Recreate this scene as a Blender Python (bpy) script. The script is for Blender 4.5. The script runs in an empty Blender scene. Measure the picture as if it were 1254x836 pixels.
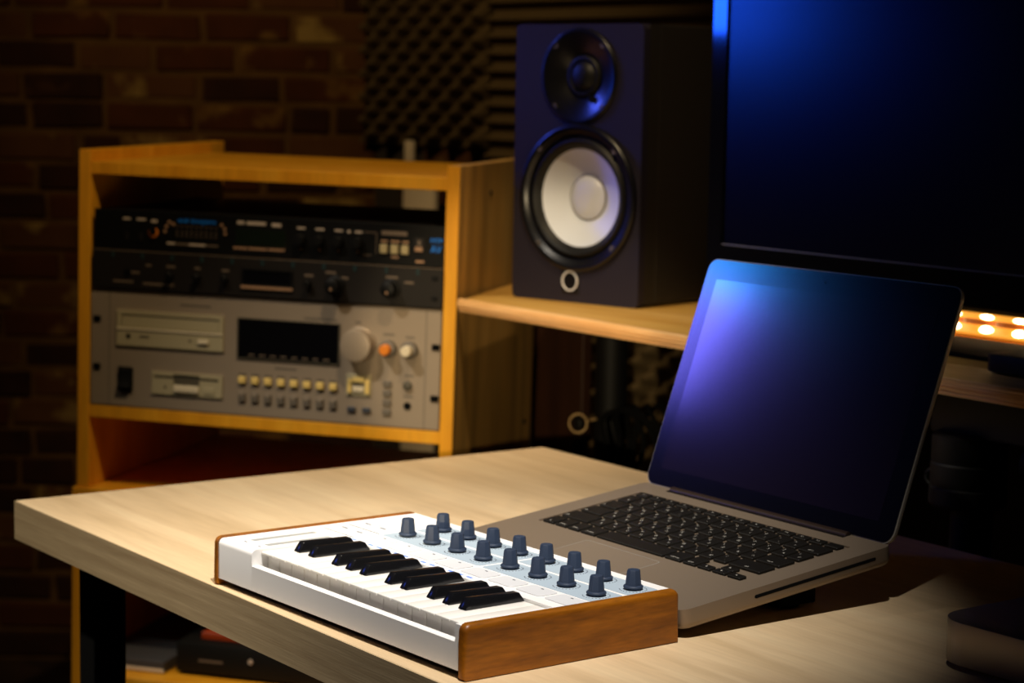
import bpy, bmesh, math, random
from mathutils import Vector, Matrix, Euler

C = bpy.context.scene.collection
H = 0.78                                   # height of the desk top above the floor
rnd = random.Random(7)

# ------------------------------------------------------------------ camera
cam = bpy.data.cameras.new('camera'); cam_o = bpy.data.objects.new('camera', cam); C.objects.link(cam_o)
cam.sensor_width = 36.0; cam.sensor_fit = 'HORIZONTAL'; cam.lens = 2618.275 / 1254 * 36
cam.clip_start = 0.05; cam.clip_end = 60
R_ = Vector((0.6024861, 0.7979282, 0.0179171)); U_ = Vector((-0.1047914, 0.0568297, 0.9928691)); B_ = Vector((0.7912201, -0.6000674, 0.1178552))
cam_o.matrix_world = Matrix(((R_.x, U_.x, B_.x, 1.1797493), (R_.y, U_.y, B_.y, -0.8574112), (R_.z, U_.z, B_.z, 0.4173872 + H), (0, 0, 0, 1)))
cam.dof.use_dof = True; cam.dof.focus_distance = 1.62; cam.dof.aperture_fstop = 8.0; cam.dof.aperture_blades = 7
bpy.context.scene.camera = cam_o

# ------------------------------------------------------------------ world, exposure
w = bpy.data.worlds.new('world'); bpy.context.scene.world = w; w.use_nodes = True
w.node_tree.nodes['Background'].inputs[0].default_value = (1.0, 0.72, 0.45, 1)
w.node_tree.nodes['Background'].inputs[1].default_value = 0.002
vs = bpy.context.scene.view_settings
vs.view_transform = 'Standard'; vs.look = 'None'; vs.exposure = 0.0; vs.gamma = 1.0; vs.use_curve_mapping = False


# ------------------------------------------------------------------ lamps
def spot(name, loc, target, power, col, cone, blend, radius):
    l = bpy.data.lights.new(name, 'SPOT'); l.energy = power; l.color = col; l.spot_size = math.radians(cone); l.spot_blend = blend; l.shadow_soft_size = radius
    o = bpy.data.objects.new(name, l); C.objects.link(o); o.location = (loc[0], loc[1], loc[2] + H)
    d = Vector(target) - Vector(loc); o.rotation_euler = d.to_track_quat('-Z', 'Y').to_euler()
    return o


def area(name, loc, target, power, col, sx, sy, spread=180):
    l = bpy.data.lights.new(name, 'AREA'); l.energy = power; l.color = col; l.shape = 'RECTANGLE'; l.size = sx; l.size_y = sy; l.spread = math.radians(spread)
    o = bpy.data.objects.new(name, l); C.objects.link(o); o.location = (loc[0], loc[1], loc[2] + H)
    d = Vector(target) - Vector(loc); o.rotation_euler = d.to_track_quat('-Z', 'Y').to_euler()
    return o


spot('ceiling_spot_key', (0.54, -0.29, 1.90), (-0.25, 0.10, 0.0), 262, (1.0, 0.95, 0.88), 27, 1.0, 0.02)
spot('ceiling_spot_fill', (-0.90, -0.54, 1.45), (-0.71, 0.25, 0.0), 110, (1.0, 0.90, 0.74), 46, 0.7, 0.02)
spot('ceiling_spot_rack', (-0.32, 0.25, 1.50), (-1.22, 0.72, 0.14), 46, (1.0, 0.74, 0.42), 52, 0.8, 0.015)
spot('brick_fill_spot', (-1.55, 0.05, 1.50), (-2.35, 1.45, 0.35), 29, (1.0, 0.68, 0.32), 62, 0.9, 0.03)  # added lamp, brightens the bricks and upper foam
spot('under_shelf_fill_spot', (0.75, -0.95, 0.28), (-1.38, 1.22, 0.03), 95, (1.0, 0.78, 0.46), 11.5, 0.5, 0.012)  # added low lamp, lifts the rack side, board and foam under the shelf
area('blue_wash_panel', (-2.12, -0.67, 0.88), (-0.42, 0.47, 0.17), 0.017, (0.17, 0.15, 1.0), 0.18, 0.26, 12)
area('cyan_wash_panel', (-2.20, -0.72, 1.08), (-0.38, 0.5, 0.25), 0.0075, (0.0, 0.33, 1.0), 0.16, 0.12, 12)
area('blue_strip_panel', (-2.45, -0.58, 0.615), (-0.75, 0.80, 0.44), 0.05, (0.01, 0.09, 1.0), 0.22, 0.14, 20)
area('blue_corner_panel', (-2.28, 0.05, 1.00), (-0.88, 0.80, 0.37), 0.10, (0.07, 0.12, 1.0), 0.24, 0.24, 13)
area('blue_side_panel', (-2.09, -1.05, 0.86), (-0.2, 0.06, 0.03), 0.006, (0.05, 0.12, 1.0), 0.18, 0.18, 12)


# ------------------------------------------------------------------ materials
def lin(c):
    return tuple(((v / 12.92) if v <= 0.04045 else ((v + 0.055) / 1.055) ** 2.4) for v in c)


def new_mat(name):
    m = bpy.data.materials.new(name); m.use_nodes = True
    return m, m.node_tree.nodes, m.node_tree.links, m.node_tree.nodes['Principled BSDF']


def mat(name, col, rough=0.5, metal=0.0, spec=0.5, var=0.0, scale=40, bump=0.0, bscale=300, coat=0.0):
    m, N, L, b = new_mat(name)
    b.inputs['Base Color'].default_value = (*col, 1); b.inputs['Roughness'].default_value = rough
    b.inputs['Metallic'].default_value = metal; b.inputs['Specular IOR Level'].default_value = spec; b.inputs['Coat Weight'].default_value = coat
    b.inputs['Coat Roughness'].default_value = 0.05
    tc = N.new('ShaderNodeTexCoord')
    if var > 0:
        n = N.new('ShaderNodeTexNoise'); n.inputs['Scale'].default_value = scale; n.inputs['Detail'].default_value = 4
        L.new(tc.outputs['Object'], n.inputs['Vector'])
        mx = N.new('ShaderNodeMix'); mx.data_type = 'RGBA'
        mx.inputs[6].default_value = (*[c * (1 - var) for c in col], 1); mx.inputs[7].default_value = (*[min(1, c * (1 + var)) for c in col], 1)
        L.new(n.outputs['Fac'], mx.inputs[0]); L.new(mx.outputs[2], b.inputs['Base Color'])
    if bump > 0:
        n2 = N.new('ShaderNodeTexNoise'); n2.inputs['Scale'].default_value = bscale; n2.inputs['Detail'].default_value = 3
        L.new(tc.outputs['Object'], n2.inputs['Vector'])
        bp = N.new('ShaderNodeBump'); bp.inputs['Strength'].default_value = bump; bp.inputs['Distance'].default_value = 0.001
        L.new(n2.outputs['Fac'], bp.inputs['Height']); L.new(bp.outputs['Normal'], b.inputs['Normal'])
    return m


def wood(name, c1, c2, c3, stretch=(2, 30, 30), rough=0.5, rings=0.0, fine=1.0, spec=0.4):
    m, N, L, b = new_mat(name)
    tc = N.new('ShaderNodeTexCoord'); mp = N.new('ShaderNodeMapping'); mp.inputs['Scale'].default_value = stretch
    L.new(tc.outputs['Object'], mp.inputs['Vector'])
    n = N.new('ShaderNodeTexNoise'); n.inputs['Scale'].default_value = 1.0; n.inputs['Detail'].default_value = 5; n.inputs['Distortion'].default_value = 0.6
    L.new(mp.outputs['Vector'], n.inputs['Vector'])
    r = N.new('ShaderNodeValToRGB'); e = r.color_ramp.elements
    e[0].position = 0.3; e[0].color = (*c1, 1); e[1].position = 0.72; e[1].color = (*c3, 1); k = e.new(0.5); k.color = (*c2, 1)
    L.new(n.outputs['Fac'], r.inputs['Fac'])
    out = r.outputs['Color']
    mp2 = N.new('ShaderNodeMapping'); mp2.inputs['Scale'].default_value = tuple(s * 7 for s in stretch)
    L.new(tc.outputs['Object'], mp2.inputs['Vector'])
    f = N.new('ShaderNodeTexNoise'); f.inputs['Scale'].default_value = 1.0; f.inputs['Detail'].default_value = 3
    L.new(mp2.outputs['Vector'], f.inputs['Vector'])
    fr = N.new('ShaderNodeMapRange'); fr.inputs[1].default_value = 0.3; fr.inputs[2].default_value = 0.7; fr.inputs[3].default_value = 1 - 0.18 * fine; fr.inputs[4].default_value = 1 + 0.1 * fine
    L.new(f.outputs['Fac'], fr.inputs[0])
    mu = N.new('ShaderNodeMix'); mu.data_type = 'RGBA'; mu.blend_type = 'MULTIPLY'; mu.inputs[0].default_value = 1.0
    L.new(out, mu.inputs[6]); L.new(fr.outputs[0], mu.inputs[7]); out = mu.outputs[2]
    if rings > 0:
        wv = N.new('ShaderNodeTexWave'); wv.wave_type = 'RINGS'; wv.rings_direction = 'SPHERICAL'; wv.inputs['Scale'].default_value = rings; wv.inputs['Distortion'].default_value = 2.5; wv.inputs['Detail'].default_value = 2
        mp3 = N.new('ShaderNodeMapping'); mp3.inputs['Scale'].default_value = tuple(0.5 * s for s in stretch); L.new(tc.outputs['Object'], mp3.inputs['Vector']); L.new(mp3.outputs['Vector'], wv.inputs['Vector'])
        wr = N.new('ShaderNodeMapRange'); wr.inputs[3].default_value = 0.78; wr.inputs[4].default_value = 1.08; L.new(wv.outputs['Fac'], wr.inputs[0])
        m2 = N.new('ShaderNodeMix'); m2.data_type = 'RGBA'; m2.blend_type = 'MULTIPLY'; m2.inputs[0].default_value = 1.0
        L.new(out, m2.inputs[6]); L.new(wr.outputs[0], m2.inputs[7]); out = m2.outputs[2]
    L.new(out, b.inputs['Base Color']); b.inputs['Roughness'].default_value = rough; b.inputs['Specular IOR Level'].default_value = spec
    bp = N.new('ShaderNodeBump'); bp.inputs['Strength'].default_value = 0.08; bp.inputs['Distance'].default_value = 0.001
    L.new(f.outputs['Fac'], bp.inputs['Height']); L.new(bp.outputs['Normal'], b.inputs['Normal'])
    return m


def emit(name, col, strength, base=(0.02, 0.02, 0.02)):
    m, N, L, b = new_mat(name)
    b.inputs['Base Color'].default_value = (*base, 1); b.inputs['Emission Color'].default_value = (*col, 1); b.inputs['Emission Strength'].default_value = strength
    return m


def brick_mat(name, c1, c2, stain, amount):
    m, N, L, b = new_mat(name)
    tc = N.new('ShaderNodeTexCoord'); oi = N.new('ShaderNodeObjectInfo')
    ad = N.new('ShaderNodeVectorMath'); ad.operation = 'ADD'; L.new(tc.outputs['Object'], ad.inputs[0])
    sc = N.new('ShaderNodeVectorMath'); sc.operation = 'SCALE'; sc.inputs['Scale'].default_value = 1.0; L.new(oi.outputs['Location'], sc.inputs[0]); L.new(sc.outputs[0], ad.inputs[1])
    n = N.new('ShaderNodeTexNoise'); n.inputs['Scale'].default_value = 14; n.inputs['Detail'].default_value = 4; L.new(ad.outputs[0], n.inputs['Vector'])
    n2 = N.new('ShaderNodeTexNoise'); n2.inputs['Scale'].default_value = 9; n2.inputs['Detail'].default_value = 5; L.new(ad.outputs[0], n2.inputs['Vector'])
    mx = N.new('ShaderNodeMix'); mx.data_type = 'RGBA'; mx.inputs[6].default_value = (*c1, 1); mx.inputs[7].default_value = (*c2, 1); L.new(n.outputs['Fac'], mx.inputs[0])
    mr = N.new('ShaderNodeMapRange'); mr.inputs[1].default_value = 0.66 - amount; mr.inputs[2].default_value = 0.78 - amount; L.new(n2.outputs['Fac'], mr.inputs[0])
    m2 = N.new('ShaderNodeMix'); m2.data_type = 'RGBA'; m2.inputs[7].default_value = (*stain, 1); L.new(mx.outputs[2], m2.inputs[6]); L.new(mr.outputs[0], m2.inputs[0])
    L.new(m2.outputs[2], b.inputs['Base Color']); b.inputs['Roughness'].default_value = 0.9; b.inputs['Specular IOR Level'].default_value = 0.2
    return m


M = {}
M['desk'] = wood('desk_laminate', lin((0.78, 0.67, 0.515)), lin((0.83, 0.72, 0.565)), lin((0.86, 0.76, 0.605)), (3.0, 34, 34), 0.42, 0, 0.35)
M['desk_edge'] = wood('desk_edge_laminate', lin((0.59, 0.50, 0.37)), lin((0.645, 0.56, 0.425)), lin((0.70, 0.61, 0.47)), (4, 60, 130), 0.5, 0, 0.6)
M['rack_wood'] = wood('rack_pine', lin((0.85, 0.57, 0.08)), lin((0.88, 0.61, 0.11)), lin((0.91, 0.66, 0.17)), (24, 24, 3), 0.5, 0, 0.5)
M['rack_side'] = wood('rack_pine_side', lin((0.72, 0.55, 0.27)), lin((0.78, 0.60, 0.31)), lin((0.82, 0.65, 0.36)), (9, 9, 1.5), 0.5, 3.0, 0.6)
M['shelf_wood'] = wood('shelf_beech', lin((0.80, 0.60, 0.27)), lin((0.84, 0.65, 0.32)), lin((0.88, 0.70, 0.38)), (3, 30, 30), 0.5, 0, 0.5)
M['shelf_edge'] = wood('shelf_edge_band', lin((0.86, 0.64, 0.38)), lin((0.90, 0.70, 0.45)), lin((0.94, 0.76, 0.52)), (3, 120, 160), 0.38, 0, 0.6)
M['dark_wood'] = wood('dark_board', lin((0.18, 0.09, 0.03)), lin((0.21, 0.11, 0.04)), lin((0.24, 0.13, 0.05)), (20, 20, 2), 0.6)
M['cheek'] = wood('walnut_cheek', lin((0.40, 0.215, 0.02)), lin((0.52, 0.30, 0.035)), lin((0.62, 0.37, 0.07)), (60, 9, 60), 0.38, 0, 1.3)
M['white'] = mat('white_plastic', lin((0.93, 0.92, 0.91)), 0.42, var=0.01)
M['white_key'] = mat('white_key_plastic', lin((0.93, 0.91, 0.88)), 0.35)
M['black_key'] = mat('black_key_plastic', (0.005, 0.005, 0.006), 0.2, spec=0.45)
M['knob_blue'] = mat('slate_rubber', lin((0.16, 0.205, 0.285)), 0.55, spec=0.35)
M['panel_blue'] = mat('blue_grey_print', lin((0.66, 0.72, 0.77)), 0.45)
M['pad_white'] = mat('pad_silicone', lin((0.82, 0.82, 0.83)), 0.5)
M['print_grey'] = mat('grey_print', lin((0.28, 0.30, 0.34)), 0.6)
M['print_blue'] = mat('pale_blue_print', lin((0.42, 0.58, 0.95)), 0.6)
M['slot_grey'] = mat('touch_strip', lin((0.62, 0.62, 0.61)), 0.45)
M['rubber'] = mat('black_rubber', (0.003, 0.003, 0.003), 0.85, spec=0.08)
M['black_metal'] = mat('black_powder_coat', (0.004, 0.004, 0.004), 0.6, spec=0.2)
M['black_gloss'] = mat('black_gloss_plastic', (0.004, 0.004, 0.005), 0.06, spec=0.6)
M['black_matte'] = mat('black_matte_plastic', (0.004, 0.004, 0.0035), 0.6, spec=0.25)
M['alu'] = mat('anodised_aluminium', lin((0.525, 0.46, 0.39)), 0.42, 0.45, var=0.02, scale=900, bump=0.05, bscale=2500)
M['alu_edge'] = mat('aluminium_rim', lin((0.62, 0.60, 0.57)), 0.42, 0.35, spec=0.3)
M['pad_glass'] = mat('trackpad_glass', lin((0.55, 0.485, 0.415)), 0.38, 0.45)
M['mini'] = mat('mini_aluminium', lin((0.55, 0.52, 0.48)), 0.45, 0.8, bump=0.03, bscale=2500)
M['keycap'] = mat('laptop_keycap', (0.006, 0.005, 0.004), 0.42, spec=0.28)
M['legend'] = mat('key_legend', lin((0.74, 0.72, 0.68)), 0.5)
M['screen'] = mat('laptop_display', (0.006, 0.004, 0.010), 0.13, spec=1.0)
M['bezel_glass'] = mat('laptop_glass', (0.002, 0.002, 0.003), 0.15, spec=0.6)
M['tv_screen'] = mat('television_panel', (0.0015, 0.0015, 0.003), 0.22, spec=0.45)
M['speaker_face'] = mat('speaker_baffle', lin((0.13, 0.115, 0.16)), 0.55, spec=0.3, bump=0.1, bscale=1200)
M['speaker_side'] = mat('speaker_cabinet', lin((0.15, 0.135, 0.12)), 0.5, spec=0.35, bump=0.1, bscale=900)
M['horn'] = mat('waveguide', (0.004, 0.004, 0.006), 0.30, spec=0.5)
M['surround'] = mat('surround_rubber', (0.004, 0.004, 0.004), 0.5, spec=0.3)
M['cone'] = mat('white_cone', lin((0.84, 0.87, 0.93)), 0.5, var=0.02)
M['cap'] = mat('dust_cap', lin((0.84, 0.86, 0.90)), 0.35)
M['screw'] = mat('screw_steel', lin((0.50, 0.47, 0.45)), 0.4, 0.5)
M['ring_white'] = mat('logo_ring', lin((0.92, 0.92, 0.93)), 0.4)
M['silver'] = mat('silver_panel', lin((0.62, 0.56, 0.49)), 0.42, 0.25, var=0.03, scale=60)
M['drive_beige'] = mat('beige_drive_plastic', lin((0.66, 0.62, 0.50)), 0.5)
M['drive_dark'] = mat('dark_beige_and_slot_shade', lin((0.30, 0.28, 0.23)), 0.6)  # dark beige trim colour, also stands in for shade in the drive slots
M['drive_light'] = mat('cream_button', lin((0.84, 0.79, 0.68)), 0.5)
M['yellow_btn'] = mat('yellow_button', lin((0.90, 0.78, 0.46)), 0.5)
M['lit_btn'] = mat('ivory_button', lin((0.66, 0.60, 0.44)), 0.5)
M['grey_btn'] = mat('grey_button', lin((0.40, 0.37, 0.33)), 0.5)
M['navy_btn'] = mat('navy_button', lin((0.22, 0.24, 0.28)), 0.5)
M['orange_knob'] = mat('orange_knob_cap', lin((0.85, 0.48, 0.08)), 0.5)
M['black_glass'] = mat('display_window', (0.003, 0.003, 0.004), 0.15)
M['unit_black'] = mat('rack_black_paint', (0.003, 0.003, 0.003), 0.5, spec=0.2)
M['unit_brown'] = mat('rack_charcoal_paint', lin((0.105, 0.09, 0.08)), 0.5, spec=0.3)
M['print_white'] = mat('white_silkscreen', lin((0.72, 0.66, 0.60)), 0.6)
M['print_dim'] = mat('dim_silkscreen', lin((0.42, 0.36, 0.30)), 0.6)
M['print_tan'] = mat('tan_silkscreen', lin((0.62, 0.48, 0.36)), 0.6)
M['blue_print'] = mat('blue_silkscreen', lin((0.02, 0.50, 0.95)), 0.5)
M['teal'] = mat('teal_lens', lin((0.13, 0.21, 0.22)), 0.3)
M['lcd'] = mat('lcd_window', lin((0.07, 0.10, 0.07)), 0.2)
M['foam'] = mat('acoustic_foam', lin((0.38, 0.32, 0.22)), 0.95, spec=0.1, var=0.1, scale=60)
M['mortar'] = mat('mortar', lin((0.37, 0.27, 0.145)), 0.95, spec=0.1, var=0.55, scale=11)
M['brick_a'] = brick_mat('brick_red', lin((0.22, 0.115, 0.05)), lin((0.34, 0.18, 0.08)), lin((0.50, 0.38, 0.18)), 0.08)
M['brick_b'] = brick_mat('brick_dark', lin((0.11, 0.07, 0.05)), lin((0.25, 0.13, 0.06)), lin((0.36, 0.24, 0.12)), -0.02)
M['brick_c'] = brick_mat('brick_pale', lin((0.28, 0.16, 0.09)), lin((0.38, 0.25, 0.13)), lin((0.60, 0.50, 0.28)), 0.10)
M['plaster'] = mat('dark_plaster', lin((0.20, 0.17, 0.14)), 0.9, var=0.1, scale=6)
M['floor'] = wood('floor_boards', lin((0.16, 0.11, 0.08)), lin((0.20, 0.14, 0.10)), lin((0.24, 0.17, 0.12)), (2, 14, 14), 0.6)
M['white_post'] = mat('white_painted_metal', lin((0.90, 0.84, 0.74)), 0.55)
M['grey_card'] = mat('grey_card', lin((0.24, 0.24, 0.255)), 0.7)
M['book_orange'] = mat('orange_cover', lin((0.62, 0.22, 0.05)), 0.5)
M['book_purple'] = mat('purple_print', lin((0.42, 0.14, 0.50)), 0.5)
M['book_olive'] = mat('olive_print', lin((0.42, 0.42, 0.26)), 0.5)
M['brass'] = mat('brass', lin((0.92, 0.78, 0.55)), 0.45, 0.5)
M['led'] = emit('warm_led', (1.0, 0.72, 0.36), 12)
M['amber'] = emit('amber_diffuser', (1.0, 0.40, 0.04), 0.9, lin((0.8, 0.45, 0.1)))
M['amber_dark'] = emit('amber_shade', (1.0, 0.24, 0.01), 0.12, lin((0.5, 0.25, 0.06)))


# ------------------------------------------------------------------ mesh helpers
def inside(x, y, poly):
    c = False
    for (x0, y0), (x1, y1) in zip(poly, poly[1:] + poly[:1]):
        if (y0 > y) != (y1 > y) and x < (x1 - x0) * (y - y0) / (y1 - y0) + x0: c = not c
    return c


class MB:
    def __init__(s):
        s.bm = bmesh.new()

    def _new(s, fn):
        before_v = set(s.bm.verts); fn(); return [v for v in s.bm.verts if v not in before_v]

    def _bevel(s, vs, bev, seg=2):
        if bev > 0:
            es = list({e for v in vs for e in v.link_edges})
            bmesh.ops.bevel(s.bm, geom=es, offset=bev, segments=seg, profile=0.5, affect='EDGES', clamp_overlap=True)

    def box(s, x0, x1, y0, y1, z0, z1, bev=0.0, seg=2, rot=None):
        m = Matrix.Translation(((x0 + x1) / 2, (y0 + y1) / 2, (z0 + z1) / 2))
        if rot: m = m @ rot
        m = m @ Matrix.Diagonal((abs(x1 - x0), abs(y1 - y0), abs(z1 - z0), 1))
        r = bmesh.ops.create_cube(s.bm, size=1.0, matrix=m); s._bevel(r['verts'], bev, seg); return s

    def prism(s, poly, z0, z1, axis='z', bev=0.0, seg=2):
        """poly: list of 2D points. axis z: (x,y)->z ; axis y: (x,z) along y ; axis x: (y,z) along x"""
        def P(a, b, t):
            return (a, b, t) if axis == 'z' else ((a, t, b) if axis == 'y' else (t, a, b))
        lo = [s.bm.verts.new(P(a, b, z0)) for a, b in poly]; hi = [s.bm.verts.new(P(a, b, z1)) for a, b in poly]
        n = len(poly)
        f = [s.bm.faces.new(lo[::-1]), s.bm.faces.new(hi)]
        for i in range(n): f.append(s.bm.faces.new((lo[i], lo[(i + 1) % n], hi[(i + 1) % n], hi[i])))
        bmesh.ops.recalc_face_normals(s.bm, faces=f); s._bevel(lo + hi, bev, seg); return s

    def ring_plate(s, outer, holes, z0, z1, axis='z'):
        """flat plate with holes"""
        def P(a, b, t):
            return (a, b, t) if axis == 'z' else ((a, t, b) if axis == 'y' else (t, a, b))
        allf = []
        for z in (z0, z1):
            es = []
            for loop in [outer] + holes:
                vs_ = [s.bm.verts.new(P(a, b, z)) for a, b in loop]
                es += [s.bm.edges.new((vs_[i], vs_[(i + 1) % len(vs_)])) for i in range(len(vs_))]
            r = bmesh.ops.triangle_fill(s.bm, edges=es, use_beauty=True, use_dissolve=False)
            new = [g for g in r['geom'] if isinstance(g, bmesh.types.BMFace)]
            ia, ib = {'z': (0, 1), 'y': (0, 2), 'x': (1, 2)}[axis]
            bad = [f for f in new if any(inside(f.calc_center_median()[ia], f.calc_center_median()[ib], h) for h in holes)]
            allf += [f for f in new if f not in bad]
            if bad: bmesh.ops.delete(s.bm, geom=bad, context='FACES_ONLY')
            if z == z0: e0 = es
            else: e1 = es
        for a, b in zip(e0, e1):
            allf.append(s.bm.faces.new((a.verts[0], a.verts[1], b.verts[1], b.verts[0])))
        bmesh.ops.recalc_face_normals(s.bm, faces=allf); return s

    def lathe(s, prof, org=(0, 0, 0), axis='z', n=32, close=False, caps=True):
        """prof: list of (r, t) with t along the axis; axis 'y-' points t towards -y"""
        rows = []
        for r, t in prof:
            row = []
            for i in range(n):
                a = 2 * math.pi * i / n; c, d = r * math.cos(a), r * math.sin(a)
                if axis == 'z': v = (c, d, t)
                elif axis == 'y-': v = (c, -t, d)
                else: v = (t, c, d)
                row.append(s.bm.verts.new(Vector(org) + Vector(v)))
            rows.append(row)
        fs = []
        for a, b in zip(rows, rows[1:]):
            for i in range(n):
                fs.append(s.bm.faces.new((a[i], a[(i + 1) % n], b[(i + 1) % n], b[i])))
        if caps and prof[0][0] > 1e-6 and not close: fs.append(s.bm.faces.new(rows[0][::-1]))
        if caps and prof[-1][0] > 1e-6 and not close: fs.append(s.bm.faces.new(rows[-1]))
        if close:
            for i in range(n): fs.append(s.bm.faces.new((rows[-1][i], rows[-1][(i + 1) % n], rows[0][(i + 1) % n], rows[0][i])))
        bmesh.ops.remove_doubles(s.bm, verts=[v for r in rows for v in r], dist=1e-6)
        bmesh.ops.recalc_face_normals(s.bm, faces=[f for f in fs if f.is_valid]); return s

    def tube(s, pts, r, n=8, close=False):
        pts = [Vector(p) for p in pts]; rows = []
        m = len(pts)
        for i, p in enumerate(pts):
            if close: t = pts[(i + 1) % m] - pts[(i - 1) % m]
            else: t = pts[min(i + 1, m - 1)] - pts[max(i - 1, 0)]
            t.normalize(); u = t.cross(Vector((0, 0, 1)))
            if u.length < 1e-3: u = t.cross(Vector((1, 0, 0)))
            u.normalize(); v = t.cross(u)
            rows.append([s.bm.verts.new(p + r * (u * math.cos(2 * math.pi * k / n) + v * math.sin(2 * math.pi * k / n))) for k in range(n)])
        fs = []
        pairs = list(zip(rows, rows[1:])) + ([(rows[-1], rows[0])] if close else [])
        for a, b in pairs:
            for k in range(n): fs.append(s.bm.faces.new((a[k], a[(k + 1) % n], b[(k + 1) % n], b[k])))
        if not close: fs += [s.bm.faces.new(rows[0][::-1]), s.bm.faces.new(rows[-1])]
        bmesh.ops.recalc_face_normals(s.bm, faces=fs); return s

    def mesh(s, name, m, angle=32, xf=None):
        if xf is not None: s.bm.transform(xf)
        lim = math.radians(angle)
        for f in s.bm.faces: f.smooth = True
        for e in s.bm.edges:
            if len(e.link_faces) == 2 and e.calc_face_angle(0) > lim: e.smooth = False
        me = bpy.data.meshes.new(name); s.bm.to_mesh(me); s.bm.free()
        if m is not None: me.materials.append(m)
        return me

    def build(s, name, m, parent=None, angle=32, xf=None):
        return link(name, s.mesh(name, m, angle, xf), parent)


def link(name, me, parent=None, loc=None, label=None):
    o = bpy.data.objects.new(name, me); C.objects.link(o)
    if parent is not None: o.parent = parent
    if loc is not None: o.location = loc
    if label: o['label'] = label
    return o


def tag(o, label=None, cat=None, group=None, kind=None):
    if label: o['label'] = label
    if cat: o['category'] = cat
    if group: o['group'] = group
    if kind: o['kind'] = kind
    return o


def thing(name, label, cat, loc=(0, 0, 0), rot=None, group=None):
    o = bpy.data.objects.new(name, None); C.objects.link(o); o.empty_display_size = 0.05
    o.location = loc
    if rot is not None: o.rotation_euler = rot.to_euler() if isinstance(rot, Matrix) else rot
    return tag(o, label, cat, group)


def rrect(x0, x1, y0, y1, r, n=6):
    p = []
    for cx, cy, a0 in ((x1 - r, y1 - r, 0), (x0 + r, y1 - r, 90), (x0 + r, y0 + r, 180), (x1 - r, y0 + r, 270)):
        for i in range(n + 1):
            a = math.radians(a0 + 90 * i / n); p.append((cx + r * math.cos(a), cy + r * math.sin(a)))
    return p


def circle(cx, cy, r, n=32):
    return [(cx + r * math.cos(2 * math.pi * i / n), cy + r * math.sin(2 * math.pi * i / n)) for i in range(n)]


_txt = {}


def text_mesh(s, size, m, xf, align='CENTER'):
    cu = bpy.data.curves.new('t', 'FONT'); cu.body = s; cu.size = size; cu.align_x = align; cu.align_y = 'CENTER'; cu.resolution_u = 2
    o = bpy.data.objects.new('t', cu); C.objects.link(o)
    dg = bpy.context.evaluated_depsgraph_get(); me = bpy.data.meshes.new_from_object(o.evaluated_get(dg))
    bpy.data.objects.remove(o); bpy.data.curves.remove(cu)
    me.transform(xf); me.materials.clear(); me.materials.append(m)
    return me


FRONT = Matrix.Rotation(math.pi / 2, 4, 'X')       # text upright, facing -y

# ================================================================== THE ROOM
nb = Vector((B_.x, B_.y, 0)).normalized()            # the brick wall's outward normal
rb = Vector((R_.x, R_.y, 0)).normalized()
corner = Vector((-2.4497, 1.54, 0))
bm_ = MB().box(-4.2, 2.6, -3.2, 2.0, -0.06, 0.0); tag(bm_.build('floor', M['floor']), kind='structure')
bm_ = MB().box(-4.2, 2.6, -3.2, 2.0, 2.75, 2.8); tag(bm_.build('ceiling', M['plaster']), kind='structure')

# brick wall on the left: local x along rb (0 at the corner, negative to the left), local y into the wall, z up
wl = MB().box(-1.75, 0.0, 0.0, 0.12, 0, 2.75).build('wall_left', M['mortar'])
tag(wl, 'dark red brick wall with ochre mortar behind the rack', kind='structure')
wl.location = corner; wl.rotation_euler = (0, 0, math.atan2(rb.y, rb.x))
wb = MB().box(0.0, 3.6, 0.0, 0.12, 0, 2.75).build('wall_back', M['plaster'])
tag(wb, 'dark wall carrying acoustic foam behind the speaker', kind='structure')
wb.location = corner


def brick_meshes(w_):
    out = []
    for k in range(2):
        b = MB().box(-w_ / 2, w_ / 2, -0.005, 0.006, -0.0255, 0.0255, 0.004, 1)
        for v in b.bm.verts: v.co += Vector((rnd.uniform(-.0030, .0030), rnd.uniform(-.0016, .0016), rnd.uniform(-.0030, .0030)))
        out.append(b.mesh('brick', None))
    return out


def lay(wall, x0, x1, z0, z1, course=0.0607):
    variants = {}
    for w_ in (0.062, 0.078, 0.105, 0.142, 0.158, 0.168, 0.180):
        variants[w_] = []
        for me in brick_meshes(w_):
            for mk in ('brick_a', 'brick_b', 'brick_c'):
                m2 = me.copy(); m2.materials.append(M[mk]); variants[w_].append(m2)
    z = z0; row = 0
    while z < z1:
        x = x1; prev = 0
        if row % 2: x -= 0.0
        first = row % 2 == 0
        while x > x0:
            w_ = rnd.choice((0.062, 0.078)) if first else rnd.choices((0.078, 0.105, 0.142, 0.158, 0.168, 0.180), (1, 1, 3, 5, 5, 4))[0]
            first = False
            k = rnd.choices((0, 1, 2), (4, 4, 3))[0]
            me = variants[w_][k + 3 * rnd.randrange(2)]
            o = link('brick', me, wall, (x - w_ / 2, rnd.uniform(-.002, .003), z + course / 2 + rnd.uniform(-.002, .002)))
            o.rotation_euler = (0, rnd.uniform(-.012, .012), rnd.uniform(-.01, .01))
            x -= w_ + rnd.uniform(0.007, 0.013)
        z += course; row += 1


lay(wl, -1.45, -0.004, 0.002, H + 0.84)
lay(wb, 0.18, 0.345, H - 0.18, H + 0.27)


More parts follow.
